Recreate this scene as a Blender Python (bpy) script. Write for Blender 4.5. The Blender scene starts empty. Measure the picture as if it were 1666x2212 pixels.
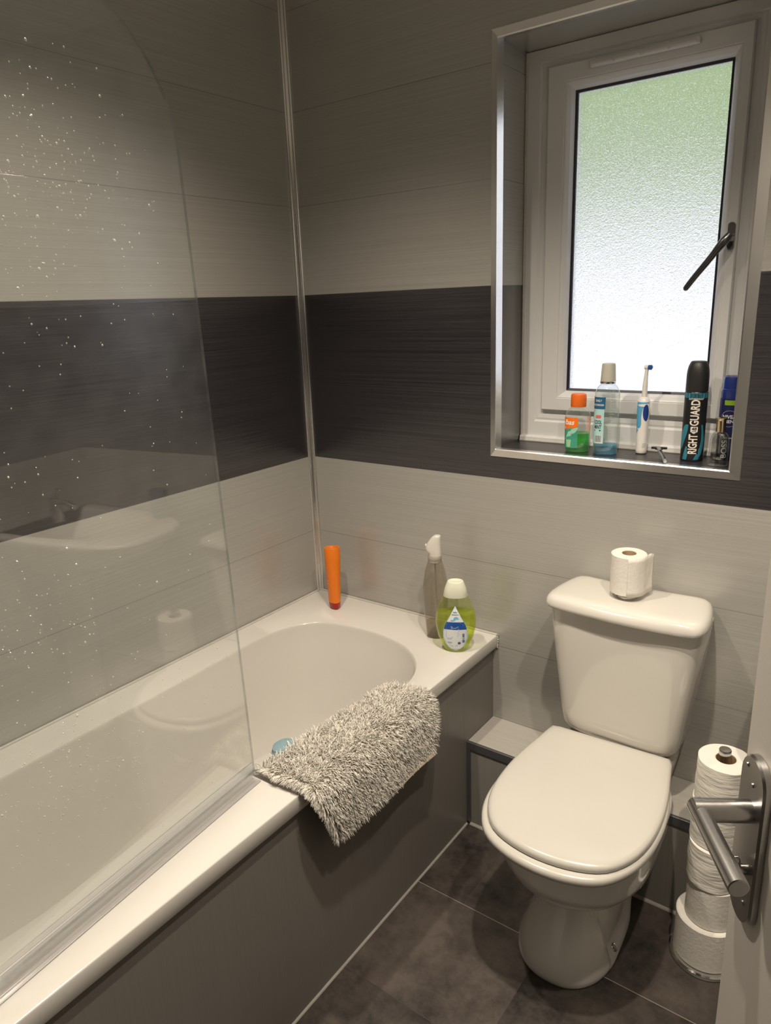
import bpy, bmesh, math, random
import numpy as np
from math import sin, cos, pi, radians
from mathutils import Vector, Matrix, noise

random.seed(7)
RNG = np.random.default_rng(11)
scn = bpy.context.scene
COL = scn.collection

# ------------------------------------------------------------------ measures (metres)
ZRIM = 0.5618          # top of the bath rim
ZB0, ZB1 = 1.0403, 1.5554   # dark band
SEAM = 0.2575
ZBOX, YBOX = 0.2824, -0.1627
XR = 1.97              # right wall
YF = -1.70             # front wall (doorway)
ZC = 2.38              # ceiling
WX0, WX1, WZ0, WZ1 = 0.690, 1.2905, 1.1200, 2.1215   # window reveal opening
YREV = 0.156
SILL = WZ0 + 0.003

# ------------------------------------------------------------------ materials
def new_mat(name):
    m = bpy.data.materials.new(name); m.use_nodes = True
    nt = m.node_tree; nt.nodes.clear()
    out = nt.nodes.new('ShaderNodeOutputMaterial')
    return m, nt, out

def nd(nt, t, **kw):
    n = nt.nodes.new(t)
    for k, v in kw.items():
        if k in n.inputs.keys() if hasattr(n.inputs, 'keys') else False: n.inputs[k].default_value = v
        else: setattr(n, k, v)
    return n

def lk(nt, a, b): nt.links.new(a, b)

def rgba(c): return (c[0], c[1], c[2], 1.0)

def math_node(nt, op, a, b=None, c=None):
    n = nt.nodes.new('ShaderNodeMath'); n.operation = op
    for i, v in enumerate((a, b, c)):
        if v is None: continue
        if isinstance(v, (int, float)): n.inputs[i].default_value = v
        else: nt.links.new(v, n.inputs[i])
    return n.outputs[0]

def mix_col(nt, fac, a, b):
    n = nt.nodes.new('ShaderNodeMix'); n.data_type = 'RGBA'
    for sock, v in ((n.inputs[0], fac), (n.inputs[6], a), (n.inputs[7], b)):
        if isinstance(v, (int, float)): sock.default_value = v
        elif isinstance(v, tuple): sock.default_value = rgba(v)
        else: nt.links.new(v, sock)
    return n.outputs[2]

def noise_tex(nt, scale=(1, 1, 1), detail=3.0, rough=0.5, s=1.0):
    tc = nt.nodes.new('ShaderNodeTexCoord')
    mp = nt.nodes.new('ShaderNodeMapping'); mp.inputs['Scale'].default_value = scale
    nt.links.new(tc.outputs['Object'], mp.inputs['Vector'])
    n = nt.nodes.new('ShaderNodeTexNoise'); n.inputs['Scale'].default_value = s
    n.inputs['Detail'].default_value = detail; n.inputs['Roughness'].default_value = rough
    nt.links.new(mp.outputs[0], n.inputs['Vector'])
    return n.outputs['Fac']

def simple(name, col, rough=0.4, metal=0.0, var=0.06, nscale=40.0, bump=0.0, bscale=None, coat=0.0, spec=0.5, sss=0.0, stretch=(1, 1, 1)):
    m, nt, out = new_mat(name)
    p = nt.nodes.new('ShaderNodeBsdfPrincipled')
    f = noise_tex(nt, stretch, 3, 0.55, nscale)
    a = tuple(max(0, c * (1 - var)) for c in col); b = tuple(min(1, c * (1 + var)) for c in col)
    lk(nt, mix_col(nt, f, a, b), p.inputs['Base Color'])
    p.inputs['Roughness'].default_value = rough; p.inputs['Metallic'].default_value = metal
    p.inputs['Specular IOR Level'].default_value = spec
    p.inputs['Coat Weight'].default_value = coat
    p.inputs['Coat Roughness'].default_value = 0.06
    if sss:
        p.inputs['Subsurface Weight'].default_value = sss
        p.inputs['Subsurface Radius'].default_value = (0.01, 0.008, 0.006)
    if bump:
        g = noise_tex(nt, stretch, 4, 0.6, bscale or nscale)
        bn = nt.nodes.new('ShaderNodeBump'); bn.inputs['Strength'].default_value = bump
        bn.inputs['Distance'].default_value = 0.002
        lk(nt, g, bn.inputs['Height']); lk(nt, bn.outputs[0], p.inputs['Normal'])
    lk(nt, p.outputs[0], out.inputs[0])
    return m

def clear(name, tint=(1, 1, 1), f0=0.04, rough=0.0, haze=0.0, hazecol=(0.9, 0.9, 0.9), gloss=(1, 1, 1), spec_pow=5.0, spec_gain=0.9, edge=0.0):
    """thin clear sheet: straight-through tinted light plus a Schlick reflection"""
    m, nt, out = new_mat(name)
    tr = nt.nodes.new('ShaderNodeBsdfTransparent'); tr.inputs[0].default_value = rgba(tint)
    gl = nt.nodes.new('ShaderNodeBsdfGlossy'); gl.inputs['Roughness'].default_value = rough
    gl.inputs['Color'].default_value = rgba(gloss)
    lw = nt.nodes.new('ShaderNodeLayerWeight'); lw.inputs['Blend'].default_value = 0.5
    pw = math_node(nt, 'POWER', lw.outputs['Facing'], spec_pow)
    fr = math_node(nt, 'MULTIPLY_ADD', pw, spec_gain, f0)
    base = tr.outputs[0]
    if haze or edge:
        df = nt.nodes.new('ShaderNodeBsdfDiffuse'); df.inputs[0].default_value = rgba(hazecol)
        mx = nt.nodes.new('ShaderNodeMixShader')
        n = noise_tex(nt, (1, 1, 1), 3, 0.5, 25)
        hz_ = math_node(nt, 'MULTIPLY', n, haze * 2)
        ef = math_node(nt, 'MULTIPLY', math_node(nt, 'POWER', lw.outputs['Facing'], 2.5), edge)
        hz_ = math_node(nt, 'MINIMUM', math_node(nt, 'ADD', hz_, ef), 0.95)
        lk(nt, hz_, mx.inputs[0])
        lk(nt, tr.outputs[0], mx.inputs[1]); lk(nt, df.outputs[0], mx.inputs[2]); base = mx.outputs[0]
    mx2 = nt.nodes.new('ShaderNodeMixShader')
    lk(nt, fr, mx2.inputs[0]); lk(nt, base, mx2.inputs[1]); lk(nt, gl.outputs[0], mx2.inputs[2])
    lk(nt, mx2.outputs[0], out.inputs[0])
    return m

def panel_mat(name, light, dark, bands=True, streak=(1.2, 1.2, 260), seams=True, rough=0.36, bump=0.25, contrast=0.10, seam_axis='z', seam_off=ZB0, seam_gap=SEAM, spec=.5, coat=0.0):
    m, nt, out = new_mat(name)
    p = nt.nodes.new('ShaderNodeBsdfPrincipled')
    tc = nt.nodes.new('ShaderNodeTexCoord')
    sep = nt.nodes.new('ShaderNodeSeparateXYZ'); lk(nt, tc.outputs['Object'], sep.inputs[0])
    z = sep.outputs['Z']
    if bands:
        up = math_node(nt, 'GREATER_THAN', z, ZB0); dn = math_node(nt, 'LESS_THAN', z, ZB1)
        band = math_node(nt, 'MULTIPLY', up, dn)
    n1 = noise_tex(nt, streak, 3, 0.6, 1.0)
    n2 = noise_tex(nt, tuple(s * 3.1 for s in streak), 2, 0.6, 1.0)
    st = math_node(nt, 'ADD', math_node(nt, 'MULTIPLY', n1, 0.65), math_node(nt, 'MULTIPLY', n2, 0.35))
    ramp = nt.nodes.new('ShaderNodeMapRange'); ramp.inputs['From Min'].default_value = 0.3; ramp.inputs['From Max'].default_value = 0.7
    lk(nt, st, ramp.inputs['Value']); sv = ramp.outputs[0]
    la = tuple(c * (1 - contrast) for c in light); lb = tuple(c * (1 + contrast) for c in light)
    col = mix_col(nt, sv, la, lb)
    if bands:
        da = tuple(c * 0.25 for c in dark); db = tuple(c * 1.75 for c in dark)
        col = mix_col(nt, band, col, mix_col(nt, sv, da, db))
    h = sv
    if seams:
        src = sep.outputs[seam_axis.upper()]
        t = math_node(nt, 'DIVIDE', math_node(nt, 'SUBTRACT', src, seam_off), seam_gap)
        fr = math_node(nt, 'FRACT', math_node(nt, 'ADD', t, 40.5))
        d = math_node(nt, 'ABSOLUTE', math_node(nt, 'SUBTRACT', fr, 0.5))
        line = math_node(nt, 'LESS_THAN', d, 0.0007 / seam_gap)
        dk = nt.nodes.new('ShaderNodeMix'); dk.data_type = 'RGBA'; dk.blend_type = 'MULTIPLY'; dk.inputs[7].default_value = (.45, .45, .45, 1)
        lk(nt, math_node(nt, 'MULTIPLY', line, .8), dk.inputs[0]); lk(nt, col, dk.inputs[6]); col = dk.outputs[2]
        h = math_node(nt, 'SUBTRACT', sv, math_node(nt, 'MULTIPLY', line, 0.25))
    p.inputs['Specular IOR Level'].default_value = spec
    p.inputs['Coat Weight'].default_value = coat; p.inputs['Coat Roughness'].default_value = .16
    lk(nt, col, p.inputs['Base Color'])
    lk(nt, math_node(nt, 'MULTIPLY_ADD', sv, -0.10, rough + 0.05), p.inputs['Roughness'])
    bn = nt.nodes.new('ShaderNodeBump'); bn.inputs['Strength'].default_value = bump; bn.inputs['Distance'].default_value = 0.00022
    lk(nt, h, bn.inputs['Height']); lk(nt, bn.outputs[0], p.inputs['Normal'])
    if coat: lk(nt, bn.outputs[0], p.inputs['Coat Normal'])
    lk(nt, p.outputs[0], out.inputs[0])
    return m

LIGHTP = (0.375, 0.365, 0.34)
DARKP = (0.029, 0.026, 0.030)
M_WALL = panel_mat('wall_panel', LIGHTP, DARKP, streak=(1.0, 1.0, 400), bump=0.75, contrast=0.125, rough=.20, spec=1.0, coat=1.0)
M_BATHPANEL = panel_mat('bath_panel_board', (0.172, 0.158, 0.145), DARKP, bands=False, streak=(330, 330, 1.2), seams=False, bump=0.15, contrast=0.07)
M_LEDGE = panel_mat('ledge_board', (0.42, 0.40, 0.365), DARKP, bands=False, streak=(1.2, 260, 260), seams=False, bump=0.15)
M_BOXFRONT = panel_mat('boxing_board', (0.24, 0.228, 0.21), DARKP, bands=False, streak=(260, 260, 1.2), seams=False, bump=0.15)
M_SILL = panel_mat('sill_board', DARKP, DARKP, bands=False, streak=(1.2, 260, 260), seams=False, bump=0.1, rough=0.3)
M_PLAIN = simple('plaster', (0.6, 0.58, 0.54), 0.9, bump=0.1)
M_CHROME = simple('chrome', (0.72, 0.71, 0.70), 0.12, 1.0, 0.03, 60)
M_TRIM = simple('aluminium_trim', (0.86, 0.85, 0.84), 0.30, 1.0, 0.08, 9, bump=0.05, bscale=14)
M_DARKTRIM = simple('grey_trim', (0.15, 0.15, 0.165), 0.35, 0.6, 0.1)
M_STEEL = simple('brushed_steel', (0.48, 0.47, 0.46), 0.28, 1.0, 0.08, 200, stretch=(1, 1, 0.1))
M_UPVC = simple('white_upvc', (0.70, 0.70, 0.70), 0.32, 0, 0.02, 20)
M_CERAMIC = simple('white_ceramic', (0.66, 0.635, 0.59), 0.12, 0, 0.015, 8, coat=0.6)
M_SEAT = simple('seat_plastic', (0.56, 0.54, 0.495), 0.22, 0, 0.02, 8)
M_ACRYLIC = simple('white_acrylic', (0.64, 0.615, 0.58), 0.14, 0, 0.015, 6, coat=0.4)
M_SILICONE = simple('silicone', (0.50, 0.48, 0.44), 0.5, 0, 0.15, 60)
M_PAPER = simple('tissue', (0.74, 0.71, 0.66), 0.95, 0, 0.03, 60, bump=0.5, bscale=130, spec=0.1)
M_CORE = simple('cardboard', (0.42, 0.29, 0.17), 0.9, 0, 0.1, 60)
M_DOOR = simple('door_paint', (0.60, 0.57, 0.53), 0.45, 0, 0.02, 12, bump=0.06, bscale=240)
M_GASKET = simple('gasket', (0.012, 0.012, 0.022), 0.4, 0, 0.1)
M_HANDLE = simple('handle_metal', (0.20, 0.20, 0.20), 0.22, 1.0, 0.05)
M_BLACK = simple('black_plastic', (0.012, 0.012, 0.014), 0.35, 0, 0.1)
M_WHITE = simple('white_plastic', (0.78, 0.76, 0.72), 0.3, 0, 0.02)
M_GREYCAP = simple('grey_cap', (0.50, 0.48, 0.41), 0.4, 0, 0.04)

def floor_mat():
    m, nt, out = new_mat('vinyl_tiles')
    p = nt.nodes.new('ShaderNodeBsdfPrincipled')
    tc = nt.nodes.new('ShaderNodeTexCoord'); sep = nt.nodes.new('ShaderNodeSeparateXYZ'); lk(nt, tc.outputs['Object'], sep.inputs[0])
    ty = math_node(nt, 'DIVIDE', math_node(nt, 'ADD', sep.outputs['Y'], 0.437), 0.318)
    fy = math_node(nt, 'FLOOR', ty); dy = math_node(nt, 'ABSOLUTE', math_node(nt, 'SUBTRACT', math_node(nt, 'FRACT', math_node(nt, 'ADD', ty, 20.5)), 0.5))
    tx = math_node(nt, 'ADD', math_node(nt, 'DIVIDE', sep.outputs['X'], 0.61), math_node(nt, 'MULTIPLY', fy, 0.37))
    dx = math_node(nt, 'ABSOLUTE', math_node(nt, 'SUBTRACT', math_node(nt, 'FRACT', math_node(nt, 'ADD', tx, 20.14)), 0.5))
    # cell tint
    cx = math_node(nt, 'FLOOR', math_node(nt, 'ADD', tx, 19.64))
    wn = nt.nodes.new('ShaderNodeTexWhiteNoise'); wn.noise_dimensions = '2D'
    cmb = nt.nodes.new('ShaderNodeCombineXYZ'); lk(nt, cx, cmb.inputs[0]); lk(nt, fy, cmb.inputs[1]); lk(nt, cmb.outputs[0], wn.inputs['Vector'])
    n1 = noise_tex(nt, (1, 1, 1), 5, 0.6, 7.0); n2 = noise_tex(nt, (1, 1, 1), 6, 0.75, 45.0)
    f = math_node(nt, 'ADD', math_node(nt, 'MULTIPLY', n1, 1.1), math_node(nt, 'MULTIPLY', n2, 0.5))
    f = math_node(nt, 'ADD', f, math_node(nt, 'MULTIPLY', wn.outputs['Value'], 0.25))
    mr = nt.nodes.new('ShaderNodeMapRange'); mr.inputs['From Min'].default_value = 0.70; mr.inputs['From Max'].default_value = 1.20; lk(nt, f, mr.inputs['Value'])
    col = mix_col(nt, mr.outputs[0], (0.011, 0.009, 0.0085), (0.100, 0.081, 0.070))
    sy = math_node(nt, 'LESS_THAN', dy, 0.0011 / 0.318)
    first = math_node(nt, 'COMPARE', ty, 0.0, 0.01)
    seamc = mix_col(nt, first, (0.05, 0.044, 0.04), (0.26, 0.23, 0.20))
    col = mix_col(nt, sy, col, seamc)
    sx = math_node(nt, 'LESS_THAN', dx, 0.0008 / 0.61)
    col = mix_col(nt, sx, col, (0.05, 0.044, 0.04))
    lk(nt, col, p.inputs['Base Color'])
    lk(nt, math_node(nt, 'MULTIPLY_ADD', n2, 0.2, 0.42), p.inputs['Roughness'])
    bn = nt.nodes.new('ShaderNodeBump'); bn.inputs['Strength'].default_value = 0.12; bn.inputs['Distance'].default_value = 0.002
    lk(nt, n2, bn.inputs['Height']); lk(nt, bn.outputs[0], p.inputs['Normal'])
    lk(nt, p.outputs[0], out.inputs[0])
    return m
M_FLOOR = floor_mat()

# ------------------------------------------------------------------ object helpers
def tag(o, label=None, cat=None, group=None, kind=None):
    if label: o['label'] = label
    if cat: o['category'] = cat
    if group: o['group'] = group
    if kind: o['kind'] = kind
    return o

def thing(name, label, cat, loc=(0, 0, 0), rot=(0, 0, 0), group=None, kind=None):
    o = bpy.data.objects.new(name, None); COL.objects.link(o)
    o.empty_display_size = 0.05
    o.location = loc; o.rotation_euler = rot
    return tag(o, label, cat, group, kind)

def link_mesh(name, me, mats, parent=None, smooth=True, loc=(0, 0, 0), rot=(0, 0, 0)):
    o = bpy.data.objects.new(name, me); COL.objects.link(o)
    if not isinstance(mats, (list, tuple)): mats = [mats]
    for m in mats: me.materials.append(m)
    if smooth: me.polygons.foreach_set('use_smooth', [True] * len(me.polygons))
    o.parent = parent; o.location = loc; o.rotation_euler = rot
    return o

def obj(name, bm, mats, parent=None, smooth=True, angle=35, loc=(0, 0, 0), rot=(0, 0, 0), recalc=True):
    if recalc: bmesh.ops.recalc_face_normals(bm, faces=bm.faces)
    me = bpy.data.meshes.new(name); bm.to_mesh(me); bm.free()
    o = link_mesh(name, me, mats, parent, smooth, loc, rot)
    if smooth and angle is not None: me.set_sharp_from_angle(angle=radians(angle))
    return o

def box(bm, lo, hi, bev=0.0, seg=2, mi=0):
    r = bmesh.ops.create_cube(bm, size=1.0)
    vs = r['verts']
    for v in vs:
        v.co = Vector(((lo[i] + hi[i]) / 2 + v.co[i] * (hi[i] - lo[i]) for i in range(3)))
    fs = set(f for v in vs for f in v.link_faces)
    for f in fs: f.material_index = mi
    if bev > 0:
        es = list(set(e for v in vs for e in v.link_edges))
        bmesh.ops.bevel(bm, geom=es, offset=bev, segments=seg, profile=0.5, affect='EDGES')

def loft(bm, rings, cap0=True, cap1=True, closed=True, mi=0):
    """rings: list of lists of points, all the same length"""
    vr = [[bm.verts.new(p) for p in r] for r in rings]
    n = len(vr[0])
    for a, b in zip(vr[:-1], vr[1:]):
        for i in range(n if closed else n - 1):
            j = (i + 1) % n
            f = bm.faces.new((a[i], a[j], b[j], b[i])); f.material_index = mi
    if cap0: bm.faces.new(vr[0][::-1]).material_index = mi
    if cap1: bm.faces.new(vr[-1]).material_index = mi
    return vr

def lathe(bm, prof, n=32, sx=1.0, sy=1.0, cap0=True, cap1=True, off=(0, 0), mi=0):
    rings = [[(off[0] + r * sx * cos(2 * pi * i / n), off[1] + r * sy * sin(2 * pi * i / n), z) for i in range(n)] for r, z in prof]
    return loft(bm, rings, cap0, cap1, mi=mi)

def sell(rx, ry, z, n=40, e=2.0, cx=0, cy=0):
    """super-ellipse ring"""
    out = []
    for i in range(n):
        t = 2 * pi * i / n; c, s = cos(t), sin(t)
        out.append((cx + rx * math.copysign(abs(c) ** (2 / e), c), cy + ry * math.copysign(abs(s) ** (2 / e), s), z))
    return out

def tube(bm, path, rad, n=12, cap=True, mi=0):
    P = [Vector(p) for p in path]
    if isinstance(rad, (int, float)): rad = [rad] * len(P)
    rings = []; up = Vector((0.13, 0.21, 0.97))
    for i, p in enumerate(P):
        t = (P[min(i + 1, len(P) - 1)] - P[max(i - 1, 0)]).normalized()
        a = t.cross(up)
        if a.length < 1e-4: a = t.cross(Vector((1, 0, 0)))
        a.normalize(); b = t.cross(a).normalized()
        rings.append([tuple(p + a * rad[i] * cos(2 * pi * k / n) + b * rad[i] * sin(2 * pi * k / n)) for k in range(n)])
    loft(bm, rings, cap, cap, mi=mi)

def prism(bm, poly, axis, a, b, mi=0):
    """extrude a 2-D polygon along an axis"""
    def P(u, v, w):
        return {'x': (w, u, v), 'y': (u, w, v), 'z': (u, v, w)}[axis]
    r0 = [P(u, v, a) for u, v in poly]; r1 = [P(u, v, b) for u, v in poly]
    loft(bm, [r0, r1], mi=mi)

def catmull(pts, per=8, closed=False):
    P = [np.array(p, float) for p in pts]; n = len(P); out = []
    rng = range(n) if closed else range(n - 1)
    for i in rng:
        if closed: p0, p1, p2, p3 = P[(i - 1) % n], P[i], P[(i + 1) % n], P[(i + 2) % n]
        else: p0, p1, p2, p3 = P[max(i - 1, 0)], P[i], P[i + 1], P[min(i + 2, n - 1)]
        for k in range(per):
            t = k / per
            out.append(0.5 * ((2 * p1) + (-p0 + p2) * t + (2 * p0 - 5 * p1 + 4 * p2 - p3) * t * t + (-p0 + 3 * p1 - 3 * p2 + p3) * t ** 3))
    if not closed: out.append(P[-1])
    return out

def resample(pts, n, closed=True):
    P = np.array(pts); 
    if closed: P = np.vstack([P, P[:1]])
    d = np.r_[0, np.cumsum(np.linalg.norm(np.diff(P, axis=0), axis=1))]
    t = np.linspace(0, d[-1], n + 1)[:-1] if closed else np.linspace(0, d[-1], n)
    return np.stack([np.interp(t, d, P[:, i]) for i in range(P.shape[1])], 1)

_txt = {}
def text_geo(body, size=1.0, shear=0.0, bold=0.0, spacing=1.0):
    key = (body, size, shear, bold, spacing)
    if key in _txt: return _txt[key]
    c = bpy.data.curves.new('lettering', 'FONT'); c.body = body; c.size = size; c.shear = shear; c.offset = bold
    c.space_character = spacing; c.align_x = 'CENTER'; c.align_y = 'CENTER'; c.resolution_u = 3
    o = bpy.data.objects.new('lettering_source', c); COL.objects.link(o)
    dg = bpy.context.evaluated_depsgraph_get(); dg.update()
    me = bpy.data.meshes.new_from_object(o.evaluated_get(dg))
    V = [tuple(v.co) for v in me.vertices]; F = [tuple(p.vertices) for p in me.polygons]
    bpy.data.objects.remove(o); bpy.data.meshes.remove(me); bpy.data.curves.remove(c)
    _txt[key] = (V, F); return V, F

def lettering(name, items, mats, parent, fmap):
    """items: (text, size, cx, cy, shear, bold, width, rot90, mat index); width fits the text; fmap(x,y)->3-D point on the surface"""
    for (t, size, cx, cy, shear, bold, wd, r90, mi) in items:
        bm = bmesh.new()
        V, F = text_geo(t, size, shear, bold)
        ext = max(v[0] for v in V) - min(v[0] for v in V); xs = wd / ext
        mid = (max(v[0] for v in V) + min(v[0] for v in V)) / 2
        vs = []
        for (x, y, _z) in V:
            x = (x - mid) * xs
            if r90: x, y = -y, x
            vs.append(bm.verts.new((cx + x, cy + y, 0)))
        for f in F:
            try: bm.faces.new([vs[i] for i in f])
            except ValueError: pass
        lo = min(v.co.x for v in bm.verts); hi = max(v.co.x for v in bm.verts); step = .0018
        for k in range(1, int((hi - lo) / step) + 1):
            bmesh.ops.bisect_plane(bm, geom=bm.verts[:] + bm.edges[:] + bm.faces[:], plane_co=(lo + k * step, 0, 0), plane_no=(1, 0, 0))
        for v in bm.verts: v.co = fmap(v.co.x, v.co.y)
        obj(name, bm, mats[mi], parent, smooth=False, recalc=False)

def patch(name, poly_rows, mat, parent, fmap, smooth=True, mi=None):
    """poly_rows: list of (y, x0, x1); a strip patch laid on a surface by fmap"""
    bm = bmesh.new(); nx = 14; rows = []
    for (y, x0, x1) in poly_rows:
        rows.append([bm.verts.new(fmap(x0 + (x1 - x0) * i / nx, y)) for i in range(nx + 1)])
    for a, b in zip(rows[:-1], rows[1:]):
        for i in range(nx):
            try: bm.faces.new((a[i], a[i + 1], b[i + 1], b[i]))
            except ValueError: pass
    return obj(name, bm, mat, parent, smooth=smooth, recalc=False, angle=None)

def rows(y0, y1, f0, f1, n=10):
    return [(y0 + (y1 - y0) * i / n, f0(i / n), f1(i / n)) for i in range(n + 1)]

# ------------------------------------------------------------------ the room
def struct(name, bm, mats, label, cat, smooth=False, **k):
    o = obj(name, bm, mats, None, smooth=smooth, **k)
    return tag(o, label, cat, kind='structure')

bm = bmesh.new(); box(bm, (-0.15, -3.3, -0.08), (XR + 0.15, 0.35, 0.0))
struct('floor', bm, M_FLOOR, 'dark mottled brown-grey tiled vinyl floor', 'floor')
bm = bmesh.new(); box(bm, (-0.15, -3.3, ZC), (XR + 0.15, 0.35, ZC + 0.08))
struct('ceiling', bm, simple('ceiling_paint', (0.80, 0.78, 0.73), 0.8), 'plain pale ceiling above the bathroom', 'ceiling')
bm = bmesh.new(); box(bm, (-0.15, -3.3, 0), (0.0, 0.35, ZC))
struct('wall_left', bm, M_WALL, 'grey panelled wall with dark band alongside the bath', 'wall')
bm = bmesh.new(); box(bm, (XR, -3.3, 0), (XR + 0.15, 0.35, ZC))
struct('wall_right', bm, M_WALL, 'grey panelled wall with dark band behind the open door', 'wall')
bm = bmesh.new()
box(bm, (0.0, 0.0, 0), (WX0, 0.35, ZC)); box(bm, (WX1, 0.0, 0), (XR, 0.35, ZC))
box(bm, (WX0, 0.0, 0), (WX1, 0.35, WZ0)); box(bm, (WX0, 0.0, WZ1), (WX1, 0.35, ZC))
struct('wall_back', bm, M_WALL, 'grey panelled wall with dark band around the window', 'wall')
bm = bmesh.new()
box(bm, (0.0, YF - 0.10, 0), (1.12, YF, ZC)); box(bm, (1.12, YF - 0.10, 2.03), (XR, YF, ZC))
struct('wall_front', bm, M_WALL, 'grey panelled wall beside the bathroom doorway', 'wall')
bm = bmesh.new(); box(bm, (-0.15, -3.4, 0), (XR + 0.15, -3.3, ZC))
struct('wall_hall', bm, M_PLAIN, 'plain hallway wall opposite the bathroom doorway', 'wall')

# chrome corner trim (two rounded ridges)
bm = bmesh.new()
def corner_poly():
    out = [(0.0, 0.0), (0.0, -0.019)]
    for a in range(-90, 91, 30): out.append((0.0035 + 0.0035 * cos(radians(a)) * 1.0, -0.0155 + 0.0035 * sin(radians(a))))
    out.append((0.0055, -0.0095)); out.append((0.0095, -0.0055))
    for a in range(180, -1, -30): out.append((0.0155 + 0.0035 * cos(radians(a + 90)), -0.0035 - 0.0035 * sin(radians(a + 90)) * 0 - 0.0035 * abs(sin(radians(a)))))
    out.append((0.019, 0.0))
    return out
prism(bm, [(0, 0), (0, -0.019), (0.003, -0.0192), (0.0062, -0.0175), (0.0072, -0.0145), (0.0062, -0.0115), (0.0052, -0.0095),
           (0.0095, -0.0052), (0.0115, -0.0062), (0.0145, -0.0072), (0.0175, -0.0062), (0.0192, -0.003), (0.019, 0)], 'z', ZRIM, ZC)
struct('trim_1', bm, simple('corner_trim_metal', (0.80, 0.79, 0.78), 0.17, 1.0, 0.03, 9), 'silver vertical trim in the corner above the bath', 'wall trim', smooth=True, angle=50)

# chrome frame around the window reveal: mitred L-section, one face on the wall, one in the reveal
TX0, TX1, TZ0, TZ1 = 0.6737, 1.3125, 1.1018, 2.1400
def frame_ring(x0, x1, z0, z1, y): return [(x0, y, z0), (x1, y, z0), (x1, y, z1), (x0, y, z1)]
bm = bmesh.new()
loft(bm, [frame_ring(TX0, TX1, TZ0, TZ1, 0.0), frame_ring(TX0 + .001, TX1 - .001, TZ0 + .001, TZ1 - .001, -0.0028),
          frame_ring(WX0 + .001, WX1 - .001, WZ0 + .001, WZ1 - .001, -0.0060), frame_ring(WX0 + .0008, WX1 - .0042, WZ0 + .0042, WZ1 - .0042, -0.0040),
          frame_ring(WX0 + .0062, WX1 - .0008, WZ0 + .0032, WZ1 - .0008, 0.020), frame_ring(WX0, WX1, WZ0, WZ1, 0.0205),
          frame_ring(WX0, WX1, WZ0, WZ1, 0.0)], False, False)
struct('trim_2', bm, M_TRIM, 'shiny silver trim framing the window recess', 'window trim')

# sill board
bm = bmesh.new(); box(bm, (WX0, 0.0207, WZ0 - 0.001), (WX1, YREV + 0.01, SILL))
struct('trim_3', bm, M_SILL, 'dark brushed board lining the window sill', 'window sill')

# ------------------------------------------------------------------ window
win = thing('window_1', 'white plastic casement window with frosted glass pane', 'window', (0, 0, 0), kind='structure')
YF0 = YREV
def rect_ring(x0, x1, z0, z1, y): return [(x0, y, z0), (x1, y, z0), (x1, y, z1), (x0, y, z1)]
def rect_frame(bm, outer, steps):
    """outer (x0,x1,z0,z1); steps [(inset,y)...] lofted"""
    x0, x1, z0, z1 = outer
    loft(bm, [rect_ring(x0 + i, x1 - i, z0 + i, z1 - i, y) for i, y in steps], False, False)
FX0, FX1, FZ0, FZ1 = WX0, WX1, SILL, WZ1
SX0, SX1, SZ0, SZ1 = 0.7545, 1.2290, 1.2150, 2.0740
bm = bmesh.new()
def fr_ring(k, y, g=0.0):
    """k 0..1 from the recess edge to the sash opening"""
    return rect_ring(FX0 + (SX0 + .002 - FX0) * k + g, FX1 - (FX1 - SX1 + .002) * k - g, FZ0 + (SZ0 + .002 - FZ0) * k + g, FZ1 - (FZ1 - SZ1 + .002) * k - g, y)
loft(bm, [fr_ring(0, .24), fr_ring(0, YF0 + .004), fr_ring(.05, YF0), fr_ring(.60, YF0), fr_ring(.66, YF0 + .004), fr_ring(.72, YF0 + .003), fr_ring(.88, YF0 + .005), fr_ring(.96, YF0 + .004), fr_ring(1, YF0 + .006), fr_ring(1, .24)], False, False)
# wider bottom rail upstand on the sill
prism(bm, [(YF0 - .012, SILL), (YF0 - .012, SILL + .012), (YF0 - .006, SILL + .016), (YF0 + .002, SILL + .017), (YF0 + .002, SILL)], 'x', FX0 + .002, FX1 - .002)
obj('frame', bm, M_UPVC, win, smooth=False)
# silicone bead
bm = bmesh.new()
tube(bm, [(FX0 + .003, YF0 - .002, SILL + .01), (FX0 + .003, YF0 - .002, FZ1 - .004)], .0035, 8)
tube(bm, [(FX0 + .003, YF0 - .013, SILL + .002), (FX1 - .003, YF0 - .013, SILL + .002)], .003, 8)
obj('sealant', bm, M_SILICONE, win)
GX0, GX1, GZ0, GZ1 = 0.8200, 1.1880, 1.2690, 2.0150
bm = bmesh.new()
ins = [(0, YF0 + .05), (0, YF0 - .006), (.003, YF0 - .010)]
rings = [rect_ring(SX0 + i, SX1 - i, SZ0 + i, SZ1 - i, y) for i, y in ins]
gi = lambda g, y: rect_ring(GX0 - g, GX1 + g, GZ0 - g, GZ1 + g, y)
rings += [gi(.020, YF0 - .010), gi(.0185, YF0 - .007), gi(.0165, YF0 - .008), gi(.013, YF0 - .006), gi(.006, YF0 + .001), gi(.0015, YF0 + .010), gi(0.0, YF0 + .012), gi(0.0, YF0 + .05)]
loft(bm, rings, False, False)
sash = obj('sash', bm, M_UPVC, win, smooth=False)
bm = bmesh.new()
loft(bm, [gi(-.0002, YF0 + .013), gi(-.006, YF0 + .016), gi(-.006, YF0 + .022), gi(.01, YF0 + .022)], False, False)
obj('gasket', bm, M_GASKET, win, smooth=False)
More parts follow.
